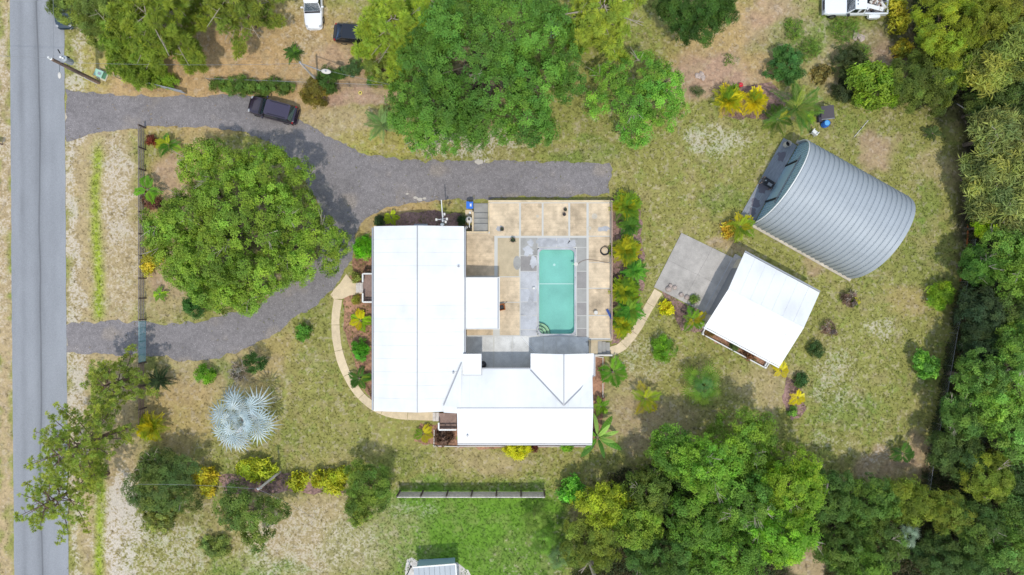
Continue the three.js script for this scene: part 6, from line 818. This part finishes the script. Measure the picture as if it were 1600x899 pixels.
tree('shrub', 'small green shrub in the white-framed bed behind the garage, middle', 'shrub', { at: [1146, 541], r: 6, h: 0.5, col: [90, 110, 50], leaf: 'small', rs: 0.25 });
tree('shrub', 'small dry shrub in the white-framed bed behind the garage, west end', 'shrub', { at: [1109, 520], r: 6, h: 0.5, col: [130, 110, 60], leaf: 'small', rs: 0.25 });
// --- east lawn
tree('shrub', 'small purplish half-bare shrub east of the garage ridge', 'shrub', { at: [1328, 468], r: 11, h: 1, col: [120, 104, 96], leaf: 'small', rs: 0.35, dens: 0.5, twig: 0.5 });
palm('tiny yellow-green palm right of the purplish shrub east of the garage', 1338, 473, 8, { n: 7, h: 0.4, cols: [[120, 140, 40], [180, 176, 40]] });
tree('shrub', 'small bare grey-purple shrub close to the east corner of the garage', 'shrub', { at: [1296, 514], r: 10, h: 0.9, col: [120, 102, 92], leaf: 'small', rs: 0.35, dens: 0.4, twig: 0.6 });
tree('shrub', 'small dark green shrub south-east of the garage', 'shrub', { at: [1274, 545], r: 11, h: 0.9, col: [72, 98, 44], leaf: 'small', rs: 0.35 });
palm('small bright yellow plant at the south corner of the garage', 1222, 580, 13, { n: 6, h: 0.3, w: 0.4, cols: [[216, 200, 30], [226, 210, 60]] });
tree('shrub', 'small dark green shrub beside the mulch south of the garage', 'shrub', { at: [1251, 595], r: 10, h: 0.8, col: [70, 104, 44], leaf: 'small', rs: 0.3 });
palm('small bright yellow plant further south on the mulch below the garage', 1248, 622, 12, { n: 6, h: 0.3, w: 0.4, cols: [[220, 206, 30], [228, 212, 60]] });
tree('shrub', 'tiny green shrub at the south end of the mulch below the garage', 'shrub', { at: [1237, 643], r: 7, h: 0.6, col: [110, 150, 60], leaf: 'small', rs: 0.25 });
tree('shrub', 'bright yellow-green bush beside the white post near the east fence', 'shrub', { b: [[1468, 460, 17, 1.5], [1462, 470, 10, 1.1]], col: [134, 168, 44], leaf: 'fine', rs: 0.45 });
tree('shrub', 'bright green young tree by the east fence with its shadow', 'shrub', { b: [[1444, 570, 15, 1.8], [1440, 558, 9, 1.9], [1455, 570, 10, 1.6], [1448, 583, 9, 1.4]], col: [106, 158, 56], leaf: 'big', rs: 0.4, dens: 0.7 });
palm('small star-shaped palm on bare earth at the south end of the east lawn', 1412, 710, 17, { n: 7, h: 1.0, w: 0.4, cols: [[66, 106, 40], [80, 120, 44], [206, 196, 50]] });
// --- driveway island and west fence
palm('arching bright green palm over the roadside board fence', 229, 296, 20, { n: 5, h: 1.3, w: 0.36, cols: [[130, 184, 40], [110, 166, 40]], az: [-1.9, 0.25, 2.9, -1.3, 1.1] });
tree('croton', 'small red croton at the north end of the roadside fence', 'shrub', { at: [235, 220], r: 7, h: 0.8, col: [120, 62, 40], leaf: 'small', rs: 0.3 });
tree('croton', 'reddish-brown croton below the arching palm at the fence', 'shrub', { b: [[234, 316, 10, 0.9], [246, 318, 7, 0.7]], col: [112, 78, 60], leaf: 'small', rs: 0.35 });
palm('low green and yellow palm inside the top of the driveway loop', 262, 226, 20, { n: 10, h: 0.5, w: 0.34, cols: [[130, 168, 40], [170, 180, 40], [90, 140, 40]] });
tree('shrub', 'dark green upright shrub at the south-west edge of the loop oak', 'shrub', { b: [[301, 476, 15, 1.8]], col: [70, 116, 42], leaf: 'fine', rs: 0.45 });
palm('small yellow-green palm near the fence south-west of the loop oak', 248, 460, 11, { n: 8, h: 0.4, cols: [[160, 196, 40], [120, 164, 40]] });
tree('croton', 'orange and green croton at the west edge of the loop oak', 'shrub', { b: [[238, 402, 10, 1], [232, 418, 8, 0.9], [244, 403, 6, 1]], col: [170, 164, 44], leaf: 'big', rs: 0.35 });
palm('dark spiky cycad palm by the fence south of the green gate', 249, 596, 23, { n: 24, h: 0.6, w: 0.16, cols: [[64, 84, 48], [76, 96, 54], [54, 74, 42]], e0: 0.9 });
tree('shrub', 'small rounded green shrub left above the silver palm', 'shrub', { b: [[321, 586, 14, 1.2]], col: [110, 160, 30], leaf: 'small', rs: 0.4 });
tree('shrub', 'small rounded green shrub on the lawn near the curved walk', 'shrub', { b: [[475, 519, 12, 1]], col: [96, 146, 44], leaf: 'small', rs: 0.35 });
tree('shrub', 'dark green shrub just above the silver palm', 'shrub', { b: [[398, 568, 15, 2]], col: [58, 96, 32], leaf: 'small', rs: 0.45 });
tree('shrub', 'bare grey twiggy shrub left of the dark shrub above the silver palm', 'shrub', { b: [[374, 580, 13, 1.2]], col: [138, 130, 116], leaf: 'small', rs: 0.4, dens: 0.35, twig: 1 });
palm('large silvery blue fan palm on the lawn west of the house', 379, 656, 60, { n: 36, kind: 'fan', h: 2.4, l0: 0.42, e0: 1.1, e1: 0.05, cols: [[208, 220, 220], [192, 208, 211], [216, 226, 225]], tr: 0.25 });
palm('yellow palm clump at the south end of the roadside fence', 236, 668, 24, { n: 26, h: 0.9, w: 0.34, cols: [[204, 192, 30], [150, 166, 34], [180, 180, 40]], e0: 1.2 });
// --- the south-west thicket
pine('tall airy pine leaning over the road with dark-centred tufts, upper one', { base: [196, 668], h: 10.5, R: 4.8, n: 40, lo: 0.4, td: 3.1, ts: 0.74, col: [146, 160, 56] });
pine('tall airy pine over the lower part of the road, southern one', { base: [168, 740], h: 9.5, R: 4.2, n: 28, lo: 0.5, td: 2.6, ts: 0.74, col: [148, 162, 56] });
pine('shorter dense pine close to the green gate', { base: [218, 588], h: 6.5, R: 3.4, n: 26, lo: 0.45, td: 3.2, ts: 0.74, col: [140, 154, 56] });
tree('broadleaf_tree', 'dark olive bushy tree left of the orange-yellow croton in the south-west', 'tree', { at: [258, 752], r: 52, h: 4, col: [98, 120, 56], leaf: 'fine', rs: 0.9, dens: 0.85, twig: 0.08 });
tree('croton', 'orange-yellow croton right of the dark olive tree', 'shrub', { b: [[325, 748, 17, 1.2], [318, 742, 10, 1.1], [327, 764, 8, 0.8]], col: [176, 170, 36], leaf: 'big', rs: 0.4 });
tree('croton', 'yellow-green croton pair below the silver palm', 'shrub', { b: [[385, 732, 12, 1.3], [402, 728, 9, 1.2], [420, 735, 12, 1.2], [400, 742, 8, 1]], col: [166, 180, 46], leaf: 'big', rs: 0.4, dens: 0.8 });
tree('croton', 'small yellow croton right of the slim grey pole', 'shrub', { b: [[467, 752, 13, 1.1]], col: [166, 174, 40], leaf: 'big', rs: 0.4 });
tree('croton', 'wide yellow croton left of the green tree by the south fence', 'shrub', { b: [[502, 748, 13, 1.2], [518, 752, 14, 1.2], [535, 742, 9, 1.1], [527, 762, 8, 0.9]], col: [166, 172, 38], leaf: 'big', rs: 0.4 });
tree('broadleaf_tree', 'green tree at the west end of the south board fence', 'tree', { b: [[575, 755, 28, 4], [560, 735, 18, 3.4], [590, 775, 22, 3.2], [560, 780, 20, 2.6], [600, 750, 14, 3]], col: [104, 130, 46], leaf: 'fine', rs: 0.7, dens: 0.9 });
tree('broadleaf_tree', 'dark leafy tree below the slim grey pole', 'tree', { b: [[395, 800, 36, 4.6], [365, 800, 26, 4], [425, 795, 26, 4], [400, 830, 26, 3.6], [375, 780, 24, 4]], col: [100, 124, 48], leaf: 'leaf', rs: 0.9 });
tree('shrub', 'low yellow-green scrub below the dark olive tree in the south-west', 'shrub', { at: [250, 800], r: 34, h: 1, col: [128, 140, 66], leaf: 'small', rs: 0.5, dens: 0.5 });
tree('shrub', 'low green scrub below the green tree by the south fence', 'shrub', { at: [560, 800], r: 24, h: 0.8, col: [128, 148, 56], leaf: 'small', rs: 0.45, dens: 0.5 });
tree('shrub', 'low green scrub at the bottom edge left of the shed', 'shrub', { at: [335, 850], r: 24, h: 0.6, col: [120, 140, 66], leaf: 'small', rs: 0.45, dens: 0.45 });
// --- the south-east wood, tree by tree
const W = (label, at, r, h, col, o = {}) => tree('broadleaf_tree', label, 'tree', { at, r: r * 0.93, h: h * (0.9 + 0.25 * hash(at[0], at[1])), col, rs: 1.15, twig: 0.05, ...o });
W('rounded bright yellow-green tree at the west end of the south-east wood', [945, 788], 44, 5, [150, 168, 38], { leaf: 'leaf', rs: 0.75, dens: 1.2, hue: 0.08, twig: 0 });
tree('papaya_plant', 'bright green broad-leaved young plant at the east end of the south fence', 'shrub', { b: [[893, 758, 12, 1.8], [899, 772, 12, 1.6], [884, 772, 10, 1.4], [905, 766, 9, 1.5]], col: [100, 162, 46], leaf: 'big', rs: 0.4, dens: 0.8 });
W('olive tree with grey twigs right of the rounded yellow-green tree', [1010, 765], 44, 5.6, [100, 122, 40], { twig: 0.1 });
W('yellow-olive tree below the rounded yellow-green tree', [925, 850], 52, 5.6, [120, 138, 48], { leaf: 'fine' });
W('flat-topped yellow-green tree in the middle of the south-east wood', [995, 818], 44, 6, [120, 148, 44]);
W('fine-leaved green tree at the north-west tip of the south-east wood', [1050, 705], 46, 5.6, [104, 144, 44]);
W('large bright green tree at the north side of the south-east wood', [1110, 730], 56, 7, [112, 152, 44], { twig: 0.1 });
W('wide green tree at the north-east of the south-east wood', [1165, 695], 58, 6.5, [110, 142, 40], { twig: 0.08 });
W('yellow-green tree on the east shoulder of the south-east wood', [1235, 755], 58, 7, [122, 154, 36]);
W('pale twiggy green tree in the heart of the south-east wood', [1175, 785], 56, 7.6, [108, 148, 52], { twig: 0.14 });
W('rounded mid-green tree left of the heart of the south-east wood', [1095, 815], 54, 7, [100, 138, 44]);
W('dark gap-filling tree between the rounded trees of the south-east wood', [1050, 775], 38, 4, [70, 96, 34]);
W('bright green tree at the bottom of the south-east wood, right of the dirt track', [1220, 830], 56, 7.2, [120, 164, 40]);
W('mid-green tree at the bottom edge of the south-east wood', [1150, 855], 56, 7, [104, 144, 44]);
W('dusky green tree at the bottom edge left of centre in the south-east wood', [1030, 875], 52, 5.8, [84, 116, 44], { leaf: 'fine' });
W('small green tree at the bottom edge between two taller ones', [1090, 880], 36, 5, [96, 130, 40]);
W('dark low tree at the east foot of the south-east wood', [1300, 775], 46, 4.2, [86, 116, 46], { leaf: 'fine' });
W('olive tree east of the dirt track at the bottom', [1310, 850], 52, 5, [98, 126, 48], { leaf: 'fine' });
W('bushy green tree below the south end of the east lawn', [1355, 785], 48, 4.6, [100, 132, 50], { leaf: 'fine' });
W('yellow-green tree below the star-shaped palm', [1420, 785], 44, 4.4, [122, 142, 44], { leaf: 'fine' });
W('low olive tree beside the pale fan palm at the bottom right', [1375, 850], 46, 4.4, [100, 128, 50], { leaf: 'fine' });
W('green tree at the bottom edge between track and fan palm', [1350, 890], 40, 4.8, [104, 140, 48], { leaf: 'fine' });
palm('pale silvery fan palm in the wood at the bottom right', 1417, 836, 24, { n: 20, kind: 'fan', h: 3, cols: [[140, 164, 130], [160, 180, 150]], e0: 1.1 });
for (const [x, y, r, l, c] of [[836, 812, 24, 'pale green palm clump at the west edge of the south-east wood, upper', [130, 156, 66]], [850, 845, 26, 'green palm clump at the west edge of the south-east wood, middle', [120, 160, 60]], [874, 868, 24, 'bluish green palm clump at the west edge of the south-east wood, lower', [118, 150, 92]]]) palm(l, x, y, r, { n: 20, kind: 'fan', h: 1.4, cols: [c, c.map(q => q * 0.86), c.map(q => q * 1.1)], e0: 1.1 });
{ const g = thing('dead_trunk', 'bare grey leaning trunk at the bottom edge of the south-east wood', 'tree trunk', P(924, 880)); partW('trunk', [rod(P(922, 878, 2.5), P(934, 915, 4.5), 0.22, 0.16, 9)], M.pale, g); partW('branch', [rod(P(918, 880, 2.4), P(908, 896, 3), 0.09, 0.04, 6), rod(P(912, 888, 2.8), P(904, 893, 3.1), 0.06, 0.03, 5)], M.pale, g); partW('root', rod(P(924, 880, 0), P(922, 878, 2.5), 0.26, 0.22, 9), M.pale, g); }
// --- the eastern woods, tree by tree from the top
const E = [
  ['yellow-olive tree at the top edge of the eastern woods', [1555, 30], 50, 6, [128, 140, 44], 'fine'], ['pale green palm-like tree in the top right corner', [1590, 75], 44, 6.5, [132, 146, 70], 'strap'],
  ['dense green tree below the top right yellow-green tree', [1500, 100], 46, 5, [110, 136, 36], 'fine'], ['pale yellow-green strap-leaved tree right of the corner post', [1555, 100], 44, 5.6, [146, 156, 76], 'strap'],
  ['dark tree at the right edge near the top', [1592, 150], 42, 5, [80, 100, 40], 'leaf'], ['dark shrubby tree right of the leaning corner post', [1535, 172], 34, 3.8, [84, 106, 42], 'fine'],
  ['golden bamboo-like clump, northernmost on the east side', [1560, 212], 44, 5.4, [138, 150, 86], 'strap'], ['golden bamboo-like clump at the right edge, second from north', [1592, 260], 42, 5.6, [138, 150, 86], 'strap'], ['golden bamboo-like clump facing the end of the arched hall', [1545, 272], 40, 5, [138, 150, 86], 'strap'], ['golden bamboo-like clump, southernmost on the east side', [1580, 318], 44, 5.4, [138, 150, 86], 'strap'], ['small tan bamboo-like clump facing the lawn', [1540, 320], 30, 4, [138, 150, 86], 'strap'],
  ['vivid yellow-green small tree below the bamboo clumps', [1541, 354], 20, 4, [164, 196, 30], 'small'], ['mid-green tree below the bamboo clumps', [1575, 385], 42, 5, [104, 140, 52], 'leaf'], ['bright green tree at the right edge in the upper middle', [1590, 430], 38, 5, [112, 146, 48], 'leaf'], ['dark green tree beside the fallen rusty rail', [1530, 415], 34, 4, [84, 126, 44], 'fine'],
  ['dark bluish tree by the middle of the east fence', [1530, 490], 40, 4.4, [62, 84, 46], 'fine'], ['olive tree at the right edge in the middle', [1585, 485], 40, 5, [92, 116, 46], 'leaf'], ['dark tree in the shaded middle of the eastern woods', [1535, 540], 42, 4, [58, 80, 42], 'fine'],
  ['bright green tree at the right edge below the middle', [1590, 540], 40, 6, [112, 148, 56], 'leaf'], ['broad pale green tree by the lower east fence', [1530, 590], 46, 6, [104, 140, 56], 'leaf'], ['broad yellow-green tree in the lower eastern woods', [1570, 620], 54, 7, [120, 156, 56], 'leaf'], ['green tree touching the lower east fence', [1512, 650], 40, 5, [96, 130, 54], 'fine'], ['pale green tree at the right edge above the dark gap', [1592, 680], 42, 6.5, [116, 152, 64], 'leaf'],
  ['dark olive tree at the foot of the east fence', [1495, 710], 44, 4.6, [82, 106, 46], 'fine'], ['yellow-green tree right of the foot of the east fence', [1540, 745], 46, 5.4, [122, 140, 46], 'fine'], ['dark green tree at the right edge by the dark gap', [1590, 745], 36, 4, [76, 104, 46], 'leaf'], ['mid-green tree below the dark gap on the right', [1530, 820], 44, 4.6, [90, 118, 50], 'fine'], ['yellowish small tree in the lower right woods', [1480, 800], 34, 4, [124, 142, 50], 'fine'], ['green tree in the bottom right corner', [1580, 855], 46, 5, [100, 132, 50], 'leaf'], ['dark green tree at the bottom edge right of the fan palm', [1470, 870], 42, 4, [80, 106, 46], 'fine'], ['shaded tree at the bottom edge near the right corner', [1525, 885], 36, 4, [84, 112, 48], 'fine'], ['green tree at the right edge near the bottom', [1592, 795], 36, 4.6, [96, 128, 52], 'leaf'],
];
E.forEach(([l, at, r, h, col, leaf]) => tree('broadleaf_tree', l, 'tree', { at, r: r * 0.95, h: h * (0.9 + 0.25 * hash(at[0], at[1])), col, leaf, rs: leaf === 'strap' ? 0.7 : 0.95, twig: 0.04, dens: leaf === 'strap' ? 0.85 : 0.95, ...(leaf === 'strap' ? { hue: 0.12, hue2: 0.1, var: 0.4 } : {}) }));

// ------------------------------------------------------------------ stuff: grass blades over the lawns, low undergrowth in the woods
{
  const inPoly = (p, x, y) => { let c = false; for (let i = 0, j = p.length - 1; i < p.length; j = i++) if ((p[i][1] > y) !== (p[j][1] > y) && x < (p[j][0] - p[i][0]) * (y - p[i][1]) / (p[j][1] - p[i][1]) + p[i][0]) c = !c; return c; };
  const NOT = [rect(13, -40, 106, 940), rect(580, 350, 960, 700), rect(724, 310, 960, 360), [[1155, 360], [1235, 205], [1430, 310], [1325, 442]], [[1160, 390], [1285, 455], [1215, 578], [1095, 515]], [[1065, 362], [1164, 411], [1112, 496], [1020, 449]], rect(640, 880, 720, 940)];
  const walks = [[[528, 468], [524, 500], [528, 545], [543, 588], [570, 625], [605, 645], [640, 650], [677, 651]], [[541, 430], [528, 460]], [[555, 450], [528, 466]], [[953, 550], [970, 543], [992, 518], [1010, 487], [1029, 455]]];
  const nearWalk = (x, y) => walks.some(w => { for (let i = 0; i + 1 < w.length; i++) { const [ax, ay] = w[i], [bx, by] = w[i + 1], t = clamp(((x - ax) * (bx - ax) + (y - ay) * (by - ay)) / ((bx - ax) ** 2 + (by - ay) ** 2)); if (Math.hypot(x - ax - t * (bx - ax), y - ay - t * (by - ay)) < 9) return true; } return false; });
  const r = RNG(4242), list = [];
  for (let k = 0; k < 150000; k++) {
    const x = -20 + 1640 * r(), y = -20 + 940 * r(); if (NOT.some(p => inPoly(p, x, y)) || nearWalk(x, y)) continue;
    const dr = inPoly(DRIVE, x, y); if (dr && r() > 0.015) { const a = r() * 6.283, d = 7 * r(); if (inPoly(DRIVE, x + d * Math.cos(a), y + d * Math.sin(a)) || r() > 0.5) continue; }
    const c = groundAt(x, y), g = c[1] / (c[0] + c[2] + 0.01), want = clamp((g - 0.55) * 3 + 0.15); if (r() > want && !dr) continue;
    const t = 0.9 + 0.35 * r(); list.push([P(x, y).setY(0.01), V((r() - 0.5) * 0.4, 1, (r() - 0.5) * 0.4).normalize(), 0.5 + 0.5 * r(), new THREE.Color().setRGB(clamp(c[0] * t), clamp(c[1] * t * 1.03), clamp(c[2] * t * 0.95)), r() * 6.283]);
  }
  const g = instances(numbered('grass'), CL.grass, list, scene); g.userData = { kind: 'stuff', label: 'short patchy grass over all the lawns and verges', category: 'grass' };
  const un = []; for (let k = 0; k < 26000; k++) { const x = 880 + 760 * r(), y = -20 + 940 * r(), east = x > 1512 - (y > 376 ? (y - 376) * 0.19 : 0) + 8 * (r() - 0.5), south = y > 700 + 60 * Math.abs((x - 1130) / 260) + 40 * (x < 950 ? 2 : 0) && x < 1300 && x > 900 && !(x > 1225 && x < 1300 && y > 835), se = y > 765 && x > 1290, ne = x > 1425 && y < 165; if (!(east || south || se || ne)) continue; const c = lin([[74, 84, 40], [90, 98, 50], [98, 90, 60], [66, 82, 40]][k % 4]); un.push([P(x, y).setY(0.15 + 0.5 * r()), V(r() - 0.5, 1, r() - 0.5).normalize(), 0.9 + 0.7 * r(), tint(c, r, 0.25, 0.15), r() * 6.283]); }
  const u = instances(numbered('undergrowth'), CL.fine, un, scene); u.userData = { kind: 'stuff', label: 'tangled low undergrowth on the floor of the woods', category: 'undergrowth' };
  console.log('instances', nInst, list.length, un.length);
}

renderer.render(scene, camera);
